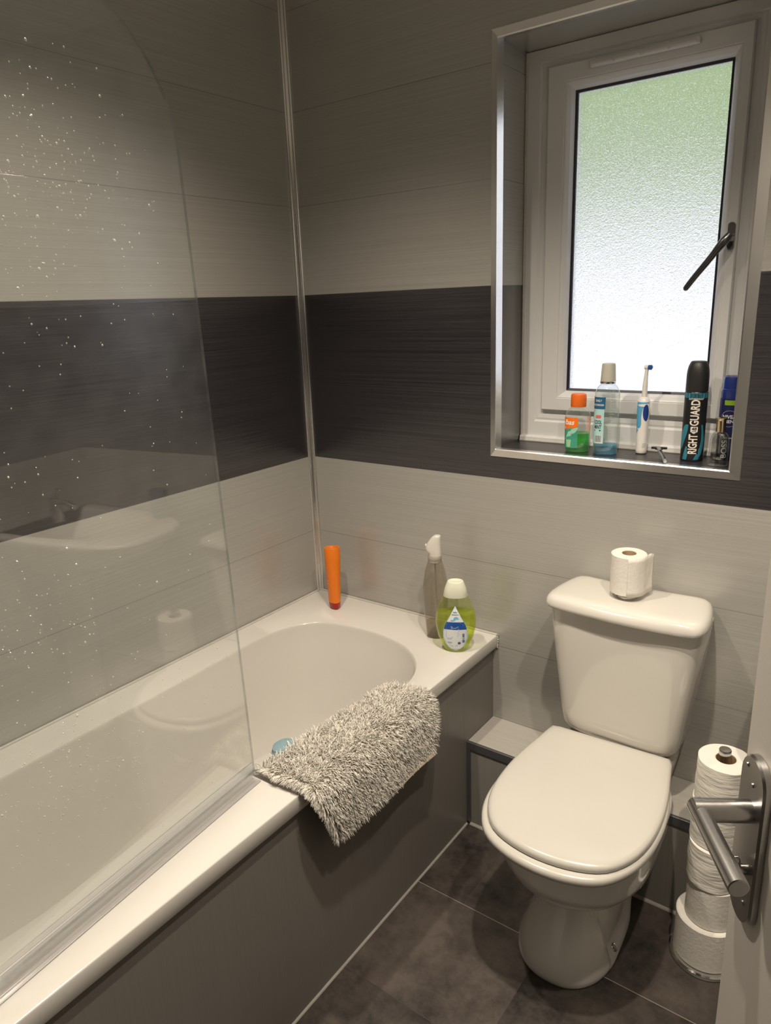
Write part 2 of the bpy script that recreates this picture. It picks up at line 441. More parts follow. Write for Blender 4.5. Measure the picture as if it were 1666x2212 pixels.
def frosted():
    m, nt, out = new_mat('frosted_glass')
    g = nt.nodes.new('ShaderNodeBsdfGlass'); g.inputs['Roughness'].default_value = 0.07; g.inputs['IOR'].default_value = 1.45
    n = noise_tex(nt, (1, 1, 1), 2, 0.5, 260); n2 = noise_tex(nt, (1, 1, 1), 1, 0.5, 520)
    h = math_node(nt, 'ADD', n, math_node(nt, 'MULTIPLY', n2, 0.5))
    b = nt.nodes.new('ShaderNodeBump'); b.inputs['Strength'].default_value = 0.9; b.inputs['Distance'].default_value = 0.0013
    lk(nt, h, b.inputs['Height']); lk(nt, b.outputs[0], g.inputs['Normal'])
    t = nt.nodes.new('ShaderNodeBsdfTranslucent'); t.inputs[0].default_value = (0.9, 0.9, 0.92, 1)
    lk(nt, b.outputs[0], t.inputs['Normal'])
    mx = nt.nodes.new('ShaderNodeMixShader'); mx.inputs[0].default_value = 0.08
    lk(nt, g.outputs[0], mx.inputs[1]); lk(nt, t.outputs[0], mx.inputs[2])
    lk(nt, mx.outputs[0], out.inputs[0]); return m
bm = bmesh.new(); box(bm, (GX0 - .008, YF0 + .0225, GZ0 - .008), (GX1 + .008, YF0 + .0265, GZ1 + .008))
obj('pane', bm, frosted(), win, smooth=False)
# trickle vent
bm = bmesh.new()
box(bm, (0.868, YF0 - .024, 2.049), (1.119, YF0 - .010, 2.064), .003)
vent = obj('trickle_vent', bm, M_UPVC, win)
bm = bmesh.new()
for a, b in ((.874, .925), (.930, .988), (.996, 1.050), (1.055, 1.113)): box(bm, (a, YF0 - .0275, 2.0505), (b, YF0 - .0235, 2.0565), .001)
obj('vent_flap', bm, M_WHITE, vent)
# window handle: base plate, boss, long cranked lever
hz = 1.640; hx = 1.2165
bm = bmesh.new()
loft(bm, [[(hx + p[0], YF0 - .010 - d, hz + p[1]) for p in [(.0085 * s * cos(a), .031 * cos(a) * 0 + .022 * math.copysign(1, sin(a)) + .0085 * s * sin(a)) for a in np.linspace(.001, 2 * pi + .001, 24, endpoint=False)]] for s, d in ((1, 0), (1, .006), (.8, .009))])
hd = obj('handle', bm, M_HANDLE, win)
bm = bmesh.new()
tube(bm, [(hx, YF0 - .012, hz - .006), (hx, YF0 - .045, hz - .006)], [.0095, .0085], 16)
pth = catmull([(hx + .004, YF0 - .046, hz + .002), (hx - .012, YF0 - .052, hz - .020), (hx - .035, YF0 - .055, hz - .052), (hx - .066, YF0 - .056, hz - .092), (hx - .083, YF0 - .056, hz - .116)], 5)
tube(bm, pth, list(np.interp(np.linspace(0, 1, len(pth)), [0, .15, .4, .85, .96, 1], [.0085, .0105, .0075, .0068, .0062, .003])), 12)
obj('lever', bm, M_HANDLE, hd)

# ------------------------------------------------------------------ outside the window
M_RENDER = simple('white_render', (0.62, 0.60, 0.62), 0.9, 0, 0.05, 3)
bm = bmesh.new(); box(bm, (-4.0, 3.2, -0.5), (6.0, 3.5, 1.95))
tag(obj('garden_wall', bm, M_RENDER, None, smooth=False), 'pale garden wall blurred behind the frosted window pane', 'garden wall', kind='structure')
bm = bmesh.new(); box(bm, (-6.0, 0.4, -0.6), (8.0, 12.0, -0.5))
tag(obj('garden_ground', bm, simple('paving', (0.62, 0.60, 0.60), 0.9), None, smooth=False), 'pale paving outside below the window', 'ground', kind='structure')
bm = bmesh.new()
for (x, y, z, r) in ((-2.4, 4.5, 2.6, 1.1), (-1.0, 4.6, 2.8, 1.1), (0.5, 4.5, 2.6, 1.05), (1.8, 4.6, 2.7, 1.0), (3.2, 4.6, 2.5, 1.1), (-1.8, 5.2, 3.9, 1.2), (0.1, 5.2, 4.0, 1.2), (2.0, 5.2, 3.9, 1.2)):
    r0 = bmesh.ops.create_icosphere(bm, subdivisions=4, radius=r)
    for v in r0['verts']:
        v.co *= 1 + 0.25 * noise.noise(v.co * 3.1 + Vector((x, 0, 0))) + 0.12 * noise.noise(v.co * 9)
        v.co += Vector((x, y, z))
tag(obj('hedge', bm, simple('leaves', (0.175, 0.24, 0.085), 0.7, 0, 0.6, 9), None), 'bright green foliage blurred behind the upper window pane', 'hedge', kind='structure')

# ------------------------------------------------------------------ pipe boxing along the back wall
boxing = thing('pipe_boxing', 'low grey boxed-in ledge along the wall behind the toilet', 'ledge', (0, 0, 0))
XP = 0.685
bm = bmesh.new(); box(bm, (XP + .001, YBOX + .003, ZBOX - .012), (XR - .001, -0.001, ZBOX))
obj('ledge_top', bm, M_LEDGE, boxing, smooth=False)
bm = bmesh.new(); box(bm, (XP + .001, YBOX + .002, 0.001), (XR - .001, YBOX + .012, ZBOX - .013))
obj('front_panel', bm, M_BOXFRONT, boxing, smooth=False)
bm = bmesh.new()
prism(bm, [(YBOX - .002, ZBOX - .022), (YBOX - .002, ZBOX + .001), (YBOX, ZBOX + .002), (YBOX + .006, ZBOX + .002), (YBOX + .006, ZBOX + .0002), (YBOX + .001, ZBOX - .001), (YBOX + .001, ZBOX - .022)], 'x', XP + .001, XR - .002)
tag(obj('edge_trim', bm, M_DARKTRIM, boxing, smooth=False), 'dark grey edge trim')
bm = bmesh.new(); box(bm, (XP + .001, YBOX - .003, .012), (XP + .013, YBOX + .001, ZBOX - .024))
tag(obj('corner_trim', bm, M_DARKTRIM, boxing, smooth=False), 'dark grey upright corner trim')

# ------------------------------------------------------------------ skirting sealant lines
bm = bmesh.new(); prism(bm, [(XP, 0.0005), (XP + .0045, .0005), (XP + .003, .003), (XP, .005)], 'y', YF + .001, YBOX - .004)
M_FLOORSEAL = simple('floor_sealant', (0.33, 0.315, 0.285), 0.5, 0, 0.2, 40)
struct('trim_4', bm, M_FLOORSEAL, 'pale sealant line where bath panel meets floor', 'floor trim')
bm = bmesh.new(); prism(bm, [(YBOX + .002, .0005), (YBOX - .0045, .0005), (YBOX - .003, .003), (YBOX + .002, .007)], 'x', XP + .010, XR - .001)
struct('trim_5', bm, M_FLOORSEAL, 'pale sealant line where boxed ledge meets floor', 'floor trim')

# ------------------------------------------------------------------ bath
bath = thing('bathtub', 'white acrylic bathtub along the left wall', 'bathtub', (0, 0, 0))
inner = [(.116, -1.42), (.113, -1.1), (.111, -.79), (.105, -.58), (.100, -.42), (.112, -.315), (.148, -.243), (.210, -.197), (.357, -.176), (.490, -.197), (.580, -.258), (.628, -.345),
         (.632, -.45), (.600, -.60), (.560, -.73), (.532, -.86), (.526, -.98), (.538, -1.2), (.545, -1.36), (.520, -1.48), (.45, -1.545), (.33, -1.56), (.20, -1.54), (.14, -1.49)]
NB = 120
rimC = resample(catmull(inner, 8, True), NB)
cen = np.array([.33, -.88])
fl = []
for p in rimC:
    q = np.array([np.interp(p[0], [.10, .33, .63], [.185, .315, .44]), np.interp(p[1], [-1.56, -.88, -.176], [-1.36, -.88, -.36])])
    fl.append(q)
fl = np.array(fl)
# soften the floor outline into a rounded rectangle
for _ in range(10): fl = (np.roll(fl, 1, 0) + fl * 2 + np.roll(fl, -1, 0)) / 4
prof = [(0.0, ZRIM), (.012, ZRIM - .0015), (.022, ZRIM - .006), (.032, ZRIM - .014), (.045, ZRIM - .03), (.10, .50), (.22, .40), (.38, .28), (.50, .21), (.62, .178), (.78, .163), (1.0, .160)]
bm = bmesh.new()
rings = [[(p[0] + (f[0] - p[0]) * s, p[1] + (f[1] - p[1]) * s, z) for p, f in zip(rimC, fl)] for s, z in prof]
vr = loft(bm, rings, False, True)
y0, y1 = YF + .002, -.001
def rect_pts(x0, x1, n=40):
    pts = []
    for i in range(n): pts.append((x0 + (x1 - x0) * i / n, y0))
    for i in range(n): pts.append((x1, y0 + (y1 - y0) * i / n))
    for i in range(n): pts.append((x1 - (x1 - x0) * i / n, y1))
    for i in range(n): pts.append((x0, y1 - (y1 - y0) * i / n))
    return pts
R0 = rect_pts(.001, .6975)
ov = [bm.verts.new((x, y, ZRIM)) for x, y in R0]
oe = [bm.edges.new((ov[i], ov[(i + 1) % len(ov)])) for i in range(len(ov))]
ie = [bm.edges.get((vr[0][i], vr[0][(i + 1) % NB])) for i in range(NB)]
bmesh.ops.triangle_fill(bm, edges=oe + ie, use_beauty=True)
prev = ov
for (dx, z) in ((.0016, ZRIM - .0007), (.0024, ZRIM - .003), (.0025, ZRIM - .038), (-.0005, ZRIM - .041), (-.012, ZRIM - .041)):
    R = rect_pts(.001, .6975 + dx); cur = [bm.verts.new((x, y, z)) for x, y in R]
    for i in range(len(cur)):
        j = (i + 1) % len(cur); bm.faces.new((prev[i], prev[j], cur[j], cur[i]))
    prev = cur
obj('tub_body', bm, M_ACRYLIC, bath, angle=50)
bm = bmesh.new()
tube(bm, [(.0050, YF + .01, ZRIM + .001), (.0050, -.007, ZRIM + .001), (.008, -.0050, ZRIM + .001), (.700, -.0050, ZRIM + .001)], .0042, 8)
for k in range(14):
    z = ZRIM - .04 + .042 * k / 13
    r = bmesh.ops.create_icosphere(bm, subdivisions=1, radius=random.uniform(.002, .0035), matrix=Matrix.Translation((.701 + random.uniform(-.001, .002), -.0045, z)))
obj('sealant_bead', bm, M_SILICONE, bath)
bm = bmesh.new(); box(bm, (XP - .012, YF + .002, 0.001), (XP, -0.001, ZRIM - .0415))
tag(obj('bath_panel', bm, M_BATHPANEL, bath, smooth=False), 'dark taupe brushed front panel')

# ------------------------------------------------------------------ glass bath screen
GA = Vector((.5895, -.887, 0)); GD = Vector((sin(radians(5.2)), -cos(radians(5.2)), 0)); GN = Vector((-GD.y, GD.x, 0))  # GN points to +x side
if GN.x < 0: GN = -GN
scr = thing('bath_screen', 'clear glass bath screen with rounded top corner on the bath rim', 'bath screen', tuple(GA) , (0, 0, 0))
GL = .80; GZ = 1.975; GR = .21; G0 = .586
def gp(s, z, t): 
    v = GD * (s + .023 * (z - .586)) + GN * t; return (v.x, v.y, z)   # hangs a touch out of plumb
outl = [(0, G0), (0, GZ - GR)] + [(GR - GR * cos(a), GZ - GR + GR * sin(a)) for a in np.linspace(0, pi / 2, 22)[1:]] + [(GL, GZ), (GL, G0)]
bm = bmesh.new()
va = [bm.verts.new(gp(s, z, .003)) for s, z in outl]; vb = [bm.verts.new(gp(s, z, -.003)) for s, z in outl]
bm.faces.new(va); bm.faces.new(vb[::-1])
for i in range(len(va)):
    j = (i + 1) % len(va); f = bm.faces.new((va[i], vb[i], vb[j], va[j])); f.material_index = 1
M_SCREEN = clear('screen_glass', (.96, .97, .965), .055, 0.0, spec_gain=.8, haze=.012, hazecol=(.85, .85, .88))
M_GEDGE = clear('glass_edge', (.70, .74, .73), .18, .05, haze=.25, hazecol=(.5, .55, .54))
obj('glass_panel', bm, [M_SCREEN, M_GEDGE], scr, smooth=False)
M_SEAL = clear('clear_seal', (.95, .95, .955), .05, .10, haze=.02, hazecol=(.6, .6, .64))
M_SEALRIB = simple('seal_rib', (.34, .34, .36), .4)
bm = bmesh.new()
for sec in ([(.0045, .604), (.0062, .604), (.0062, .566), (.0125, .563), (.0125, .5645), (.0045, .568)], [(-.0045, .604), (-.0062, .604), (-.0062, .570), (-.0125, .563), (-.0112, .5632), (-.0045, .574)], [(-.0044, .5855), (.0044, .5855), (.0044, .582), (-.0044, .582)]):
    loft(bm, [[gp(s, z, t) for t, z in sec] for s in (-.004, GL)])
sl = obj('bottom_seal', bm, M_SEAL, scr, smooth=False)
bm = bmesh.new()
for t, z in ((.0066, .6035), (.0125, .5650), (-.0066, .6035)):
    loft(bm, [[gp(s_, z + dz, t + dt) for dt, dz in ((0, -.0007), (.0011, 0), (0, .0007), (-.0011, 0))] for s_ in (-.004, GL)])
obj('seal_rib', bm, M_SEALRIB, sl, smooth=False)
bm = bmesh.new()
loft(bm, [[gp(s, z, t) for s, t in ((GL - .012, -.010), (GL + .004, -.010), (GL + .004, .010), (GL - .012, .010))] for z in (.566, GZ)])
obj('wall_profile', bm, M_TRIM, scr, smooth=False)
# dried water spots
sp = []
def spots(n, f):
    for _ in range(n):
        s, z = f(); sp.append((s, z, random.uniform(.0006, .0015) * (1.6 if random.random() < .15 else 1)))
def cl1():
    while True:
        s = random.triangular(.05, .5, .45); z = random.gauss(1.70, .09)
        if 1.45 < z < 1.93 and s > .03 and z < GZ - .03 - max(0, GR - s) ** 2 / .2 - .02: return s, z
def cl2(): 
    s = random.uniform(.25, .6); return s, random.gauss(.80 + (s - .25) * .25, .06)
def cl3(): return random.uniform(.03, .6), random.uniform(.62, 1.6)
def cl4(): return random.uniform(.3, .5), random.gauss(1.08, .05)
spots(620, cl1); spots(260, cl2); spots(260, cl3); spots(90, cl4)
bm = bmesh.new()
for (s, z, r) in sp:
    k = random.uniform(.8, 1.3)
    v0 = [bm.verts.new(gp(s + r * cos(a), z + r * k * sin(a), .0031)) for a in np.linspace(0, 2 * pi, 8, endpoint=False)]
    v1 = [bm.verts.new(gp(s + .5 * r * cos(a), z + .5 * r * k * sin(a), .0031 + r * .45)) for a in np.linspace(0, 2 * pi, 8, endpoint=False)]
    for i in range(8): bm.faces.new((v0[i], v0[(i + 1) % 8], v1[(i + 1) % 8], v1[i]))
    bm.faces.new(v1)
M_SPOT = clear('water_spot', (.70, .70, .70), .16, .12, haze=.42, hazecol=(.95, .92, .86))
o = obj('water_spots', bm, M_SPOT, scr, recalc=False); o['kind'] = 'stuff'

# ------------------------------------------------------------------ toilet
TX = 1.111
toilet = thing('toilet', 'white close-coupled toilet with closed lid against the back wall', 'toilet', (TX, 0, 0))
def egg(pts, z, scale=1.0, grow=0.0, n=72, dy=0.0, yback=-.165, dx=0.0):
    """pts: half outline (half width, distance from back)"""
    full = [(-w, d) for w, d in pts] + [(w, d) for w, d in pts[::-1]][1:]
    P = resample(catmull(full, 8, False) , n, True)
    c = P.mean(0); Q = []
    for w, d in P:
        v = np.array([w, d]) - c; l = np.linalg.norm(v)
        v = v * scale * (l + grow) / l
        Q.append((v[0] + c[0] + dx, yback - (v[1] + c[1]) + dy, z))
    return Q
LID = [(.132, 0), (.146, .001), (.152, .012), (.161, .065), (.174, .145), (.1800, .22), (.1765, .30), (.159, .367), (.123, .421), (.067, .448), (0, .457)]
bm = bmesh.new()
loft(bm, [egg(LID, .4225), egg(LID, .4255, grow=.002), egg(LID, .4325, grow=.002), egg(LID, .4375, grow=-.001), egg(LID, .4405, grow=-.008), egg(LID, .4425, grow=-.022), egg(LID, .4430, grow=-.05)])
for v in bm.verts:   # the lid sits a touch askew on its hinges
    c_, s_ = cos(radians(2.2)), sin(radians(2.2)); x, y = v.co.x, v.co.y + .38
    v.co.x, v.co.y = x * c_ - y * s_, x * s_ + y * c_ - .38
obj('lid', bm, M_SEAT, toilet, angle=60)
SEAT = [(.10, .014), (.125, .018), (.146, .032), (.160, .077), (.178, .150), (.187, .225), (.1845, .305), (.167, .375), (.129, .434), (.070, .465), (0, .475)]
bm = bmesh.new()
inn = lambda z, g: egg(SEAT, z, grow=g)
loft(bm, [inn(.4215, -.065), inn(.4215, -.008), inn(.4195, -.002), inn(.415, .0015), inn(.407, .0015), inn(.401, -.001), inn(.3985, -.008), inn(.3985, -.065), inn(.4215, -.065)], False, False)
obj('seat', bm, M_SEAT, toilet, angle=60)
for s in (-1, 1):
    bm = bmesh.new()
    box(bm, (s * .075 - .022, -.182, .402), (s * .075 + .022, -.158, .430), .006)
    tube(bm, [(s * .105, -.168, .426), (s * .052, -.168, .426)], .007, 10)
    obj('hinge', bm, M_SEAT, toilet)
def pan_ring(z, hw, yf, yb, ef=2.0, eb=2.6, n=96, k=.55, hb=None):
    """hw: half width of the front half, hb: half width towards the back; a dished recess for the fixings low on each side"""
    yc = yb + (yf - yb) * k; out = []
    hb = hb or hw
    for i in range(n):
        t = 2 * pi * i / n; c, s = cos(t), sin(t); e = ef if s < 0 else eb
        y = yc + (abs(yf - yc) if s < 0 else abs(yb - yc)) * math.copysign(abs(s) ** (2 / e), s)
        m = min(1, max(0, (y - (yf + .05)) / (yb - yf - .10)))
        x = (hw + (hb - hw) * m * m * (3 - 2 * m)) * math.copysign(abs(c) ** (2 / e), c)
        if z < .21 and abs(c) > .5:
            f = min(1, max(0, (y + .412 + z * .10) / .010)) * min(1, max(0, (-.225 - y) / .03)) * min(1, max(0, (.205 - z) / .05)) * min(1, max(0, (z - .012) / .02))
            x -= math.copysign(.019 * f, x)
        out.append((x - .010 * min(1, max(0, (.235 - z) / .04)), y, z))
    return out
zs_ = [0.0005, .008, .02, .035, .05, .075, .10, .125, .150, .170, .185]
def pl_(z, a, zz=(0.0005, .012, .05, .10, .145, .185)): return float(np.interp(z, zz, a))
bm = bmesh.new()
loft(bm, [pan_ring(z, pl_(z, (.114, .118, .114, .102, .090, .083)), pl_(z, (-.522, -.528, -.522, -.494, -.460, -.440)), -.172, 2.35, 3.5, hb=pl_(z, (.108, .110, .110, .110, .109, .107))) for z in zs_] +
     [pan_ring(.200, .086, -.442, -.172, 2.2, 3, hb=.107), pan_ring(.212, .104, -.472, -.172, 2.1, 3, hb=.110), pan_ring(.228, .126, -.510, -.172, hb=.122), pan_ring(.256, .151, -.554, -.172, hb=.14), pan_ring(.2835, .164, -.574, -.172), pan_ring(.298, .168, -.581, -.160), pan_ring(.32, .173, -.592, -.150), pan_ring(.355, .179, -.603, -.15, 2.0, 3),
      pan_ring(.378, .180, -.611, -.145, 2.0, 3), pan_ring(.390, .1815, -.614, -.14, 2.0, 3), pan_ring(.396, .179, -.611, -.14, 2.0, 3), pan_ring(.398, .169, -.600, -.145, 2.0, 3)])
pan = obj('pan', bm, M_CERAMIC, toilet, angle=60)
bm = bmesh.new()   # rear shelf that carries the cistern
loft(bm, [sell(.100, .07, .288, 40, 4, 0, -.10), sell(.125, .085, .33, 40, 4, 0, -.105), sell(.135, .08, .39, 40, 4, 0, -.095), sell(.135, .075, .412, 40, 4, 0, -.090), sell(.130, .07, .4195, 40, 4, 0, -.090)])
obj('rear_shelf', bm, M_CERAMIC, toilet)
for s in (-1, 1):  # screw in each side recess
    okk, hp_, nn_, _ = pan.closest_point_on_mesh(Vector((s * .13 - .006, -.368, .050)))
    bm = bmesh.new()
    lathe(bm, [(.0100, -.002), (.0100, .0015), (.0085, .0030), (.0062, .0024), (.0060, .0008), (.0036, .0005), (.0034, .0030), (.001, .0030)], 24)
    bmesh.ops.transform(bm, matrix=Matrix.Translation(hp_) @ nn_.to_track_quat('Z', 'Y').to_matrix().to_4x4(), verts=bm.verts)
    tag(obj('fixing_screw', bm, M_CHROME, toilet), 'small metal fixing screw')
# cistern
def cis(z, hw, yf, yb=-.012, n=64, e=5):
    return sell(hw, (yb - yf) / 2, z, n, e, 0, (yb + yf) / 2)
bm = bmesh.new()
loft(bm, [cis(.4200, .110, -.130), cis(.4225, .126, -.146), cis(.430, .139, -.157), cis(.447, .1475, -.164), cis(.48, .1525, -.168), cis(.53, .158, -.171), cis(.60, .1665, -.175), cis(.68, .1765, -.179), cis(.74, .1825, -.181), cis(.7765, .1855, -.182)])
obj('cistern', bm, M_CERAMIC, toilet, angle=60)
LIDC = [(.160, 0), (.172, .012), (.183, .055), (.190, .105), (.190, .150), (.180, .178), (.155, .189), (.10, .196), (.05, .199), (0, .200)]
def cl(z, g): return egg(LIDC, z, grow=g, yback=-.006)
bm = bmesh.new()
loft(bm, [cl(.7770, -.010), cl(.7775, -.003), cl(.781, .0005), cl(.788, .001), cl(.796, -.0015), cl(.802, -.006), cl(.806, -.013), cl(.8085, -.024), cl(.8098, -.042), cl(.8102, -.06)])
obj('cistern_lid', bm, M_CERAMIC, toilet, angle=60)
BX, BY = 1.104 - TX, -.103
bm = bmesh.new()
lathe(bm, [(.026, .8098), (.026, .8150), (.0245, .8170), (.0220, .8172), (.0215, .8160), (.0205, .8225), (.0190, .8240), (.001, .8243)], 36, off=(BX, BY))
obj('flush_button', bm, M_CHROME, toilet)

# ------------------------------------------------------------------ toilet rolls
def roll_body(bm, r, h, ri=.021, n=48, wob=0.0, seed=0):
    rings = []
    prof = [(ri, .001), (r - .003, .0), (r, .002)] + [(r, h * k / 8) for k in range(1, 8)] + [(r, h - .002), (r - .003, h), (ri, h - .001)]
    for rr, z in prof:
        ring = []
        for i in range(n):
            a = 2 * pi * i / n
            w = wob * noise.noise(Vector((cos(a) * 2.2 + seed, sin(a) * 2.2, z * 30))) if rr > ri + .001 else 0
            ring.append(((rr + w) * cos(a), (rr + w) * sin(a), z))
        rings.append(ring)
    loft(bm, rings, False, False)
def core(parent, h, ri=.021):
    bm = bmesh.new()
    loft(bm, [[(r * cos(2 * pi * i / 32), r * sin(2 * pi * i / 32), z) for i in range(32)] for r, z in ((ri, .0005), (ri, h - .0015), (ri - .0012, h - .0015), (ri - .0012, .0005), (ri, .0005))], False, False)
    return tag(obj('cardboard_core', bm, M_CORE, parent), 'brown cardboard core')

def paper_quilt():
    m, nt, out = new_mat('quilted_tissue')
    p = nt.nodes.new('ShaderNodeBsdfPrincipled'); p.inputs['Base Color'].default_value = (.74, .71, .66, 1); p.inputs['Roughness'].default_value = .95
    p.inputs['Specular IOR Level'].default_value = .1
    n = noise_tex(nt, (14, 14, 70), 3, .6, 1.0)
    b = nt.nodes.new('ShaderNodeBump'); b.inputs['Strength'].default_value = .55; b.inputs['Distance'].default_value = .006
    lk(nt, n, b.inputs['Height']); lk(nt, b.outputs[0], p.inputs['Normal']); lk(nt, p.outputs[0], out.inputs[0]); return m
M_QUILT = paper_quilt()
# the roll on the cistern
rl = thing('toilet_roll', 'white toilet roll standing on the toilet cistern lid', 'toilet roll', (TX + BX, BY, .8245), (radians(.6), 0, 0), 'toilet rolls')
bm = bmesh.new(); roll_body(bm, .0415, .099, .017, wob=.0006, seed=3); obj('paper', bm, M_PAPER, rl)
core(rl, .099, .017)
bm = bmesh.new()
ang0 = radians(-75); pts = []
for k in range(22):
    t = k / 21
    if t < .55: a = ang0 + (t / .55) * radians(75); P = (.0423 * cos(a), .0423 * sin(a))
    else: P = (.0423 + .0010 * (t - .55) / .45 + .006 * ((t - .55) / .45) ** 1.5, .032 * (t - .55) / .45)
    pts.append(P)
va = []
for k, (x, y) in enumerate(pts):
    e = random.uniform(-.0006, .0006)
    row = [bm.verts.new((x * (1 + .0) + .0012 * noise.noise(Vector((k * .3, z * 40, 0))) * (k > 11), y + (e if k == 21 else 0), z - (.004 if k > 18 and z > .09 else 0))) for z in np.linspace(.0, .099, 9)]
    va.append(row)
for a, b in zip(va[:-1], va[1:]):
    for i in range(8): bm.faces.new((a[i], a[i + 1], b[i + 1], b[i]))
o = obj('loose_sheet', bm, M_PAPER, rl)
md = o.modifiers.new('thick', 'SOLIDIFY'); md.thickness = .0004

# holder and the stack
HX, HY = 1.379, -.245
hold = thing('toilet_roll_holder', 'chrome upright toilet roll stand on the floor beside the door', 'toilet roll stand', (HX, HY, 0))
bm = bmesh.new(); lathe(bm, [(.0765, .0005), (.0778, .003), (.0778, .010), (.0745, .013), (.02, .0145), (.001, .0145)], 48); obj('base', bm, M_CHROME, hold)
bm = bmesh.new(); lathe(bm, [(.0095, .0146), (.0095, .548)], 20); obj('pole', bm, M_CHROME, hold)
bm = bmesh.new(); lathe(bm, [(.0095, .5482), (.0118, .549), (.0128, .551), (.0128, .561), (.0118, .563), (.001, .5635)], 24); obj('cap', bm, M_STEEL, hold)
spec = [(.0690, .108, .000, .000, M_PAPER, 'thick white toilet roll at the bottom of the roll stand', 0.0),
        (.0545, .103, .004, -.002, M_PAPER, 'white toilet roll on the stand just above the thick bottom roll', .0008),
        (.0545, .104, .000, -.004, M_QUILT, 'wrinkled toilet roll at the middle of the stack on the stand', .0022),
        (.0545, .104, -.002, .002, M_QUILT, 'wrinkled white toilet roll on the stand just below the topmost one', .0020),
        (.0560, .106, .003, -.001, M_QUILT, 'topmost white toilet roll on the stand, showing its hollow core', .0022)]
z = .0150
for i, (r, h, dx, dy, mt, lab, wob) in enumerate(spec):
    t = thing('toilet_roll', lab, 'toilet roll', (HX + dx, HY + dy, z), (0, 0, i * 1.3), 'toilet rolls')
    bm = bmesh.new(); roll_body(bm, r, h, .0215, wob=wob, seed=i * 5.3); obj('paper', bm, mt, t)
    core(t, h, .0215)
    z += h + .0006

# ------------------------------------------------------------------ door with lever handle
DT = radians(302); DU = Vector((cos(DT), sin(DT), 0)); DN = Vector((DU.y, -DU.x, 0))
if DN.x > 0: DN = -DN
DP = Vector((1.5359, -1.0299, 1.0))
def dpt(s, z, t): v = DP + DU * s + DN * t; return (v.x, v.y, z)
door = thing('door_1', 'open pale grey painted door on the right with steel lever handle', 'door', (0, 0, 0), kind='structure')
bm = bmesh.new()
loft(bm, [[dpt(s, z, t) for s, t in ((-.041, -.0005), (-.0425, -.002), (-.0425, -.040), (.775, -.040), (.775, -.0005))] for z in (.006, 1.985)])
obj('door_leaf', bm, M_DOOR, door, smooth=False)
bm = bmesh.new()
SP = -.004
def stad(hw, z0, z1, t, n=12):
    out = []
    for a in np.linspace(0, pi, n): out.append(dpt(SP + hw * cos(a), z1 - hw + hw * sin(a), t))
    for a in np.linspace(pi, 2 * pi, n): out.append(dpt(SP + hw * cos(a), z0 + hw + hw * sin(a), t))
    return out
loft(bm, [stad(.0275, .860, 1.060, 0), stad(.0275, .860, 1.060, .006), stad(.0255, .862, 1.058, .0085), stad(.0165, .871, 1.049, .0088)])
hp = obj('handle_plate', bm, M_STEEL, door)
bm = bmesh.new()
for s, z in ((-.017, 1.044), (-.001, 1.030), (-.012, .890), (.008, .890)):
    c = Vector(dpt(s, z, .0088)); tube(bm, [c, c + DN * .0015], [.0033, .0028], 12)
obj('screws', bm, M_STEEL, hp)
bm = bmesh.new()
N0 = Vector(dpt(0, 1.0, .008)); N1 = Vector(dpt(0, 1.0, .066))
tube(bm, [N0, N0 + DN * .002, N1 - DN * .003, N1], [.0118, .0122, .0122, .0122], 24)
lev = obj('lever_neck', bm, M_STEEL, door)
G0v = Vector(dpt(-.010, 1.0, .060)); G1v = Vector(dpt(.104, .9985, .060))
bm = bmesh.new(); tube(bm, [G0v, G0v + DU * .001, G1v - DU * .001, G1v], [.0088, .0098, .0098, .0088], 24)
obj('lever_grip', bm, M_STEEL, lev)
bm = bmesh.new()
c = Vector(dpt(.004, .930, .0085))
tube(bm, [c, c + DN * .008], [.006, .006], 16)
loft(bm, [[tuple(c + DN * (.007 + d) + Vector((0, 0, 1)) * (k * .017 * cos(a)) + DU * (k * .0075 * sin(a))) for a in np.linspace(0, 2 * pi, 24, endpoint=False)] for d, k in ((0, .85), (.002, 1), (.007, 1), (.009, .85))])
obj('thumb_turn', bm, M_STEEL, door)

# ------------------------------------------------------------------ washbasin (seen mirrored in the bath screen)
bas = thing('washbasin', 'white washbasin by the right wall, mirrored in the glass bath screen', 'washbasin', (XR, -.222, 0))
def bring(z, px, hw, e=2.6, x0=-.002):
    out = []
    for a in np.linspace(pi / 2, 3 * pi / 2, 40): 
        c, s = cos(a), sin(a)
        out.append((x0 + px * math.copysign(abs(c) ** (2 / e), c), hw * math.copysign(abs(s) ** (2 / e), s), z))
    return out
bm = bmesh.new()
loft(bm, [bring(.62, .16, .09), bring(.68, .34, .14), bring(.74, .48, .18, 3), bring(.785, .530, .205, 3.4), bring(.808, .542, .213, 3.6), bring(.817, .538, .210, 3.6), bring(.820, .528, .203, 3.6), bring(.816, .47, .17, 2.4), bring(.785, .45, .155, 2.4), bring(.70, .33, .10), bring(.695, .1, .03)])
obj('bowl', bm, M_CERAMIC, bas, angle=50)
bm = bmesh.new(); loft(bm, [sell(.075, .050, .001, 32, 3, -.09, -.006), sell(.065, .048, .1, 32, 3, -.085, -.006), sell(.065, .05, .60, 32, 3, -.085, 0), sell(.08, .07, .66, 32, 3, -.09, 0)])
obj('pedestal', bm, M_CERAMIC, bas)
bm = bmesh.new()
tube(bm, [(-.07, 0, .815), (-.07, 0, .90)], [.022, .018], 20); tube(bm, catmull([(-.07, 0, .885), (-.12, 0, .89), (-.17, 0, .875)], 5), .010, 12)
tube(bm, [(-.07, 0, .90), (-.10, 0, .935)], [.008, .006], 10)
obj('tap', bm, M_CHROME, bas)

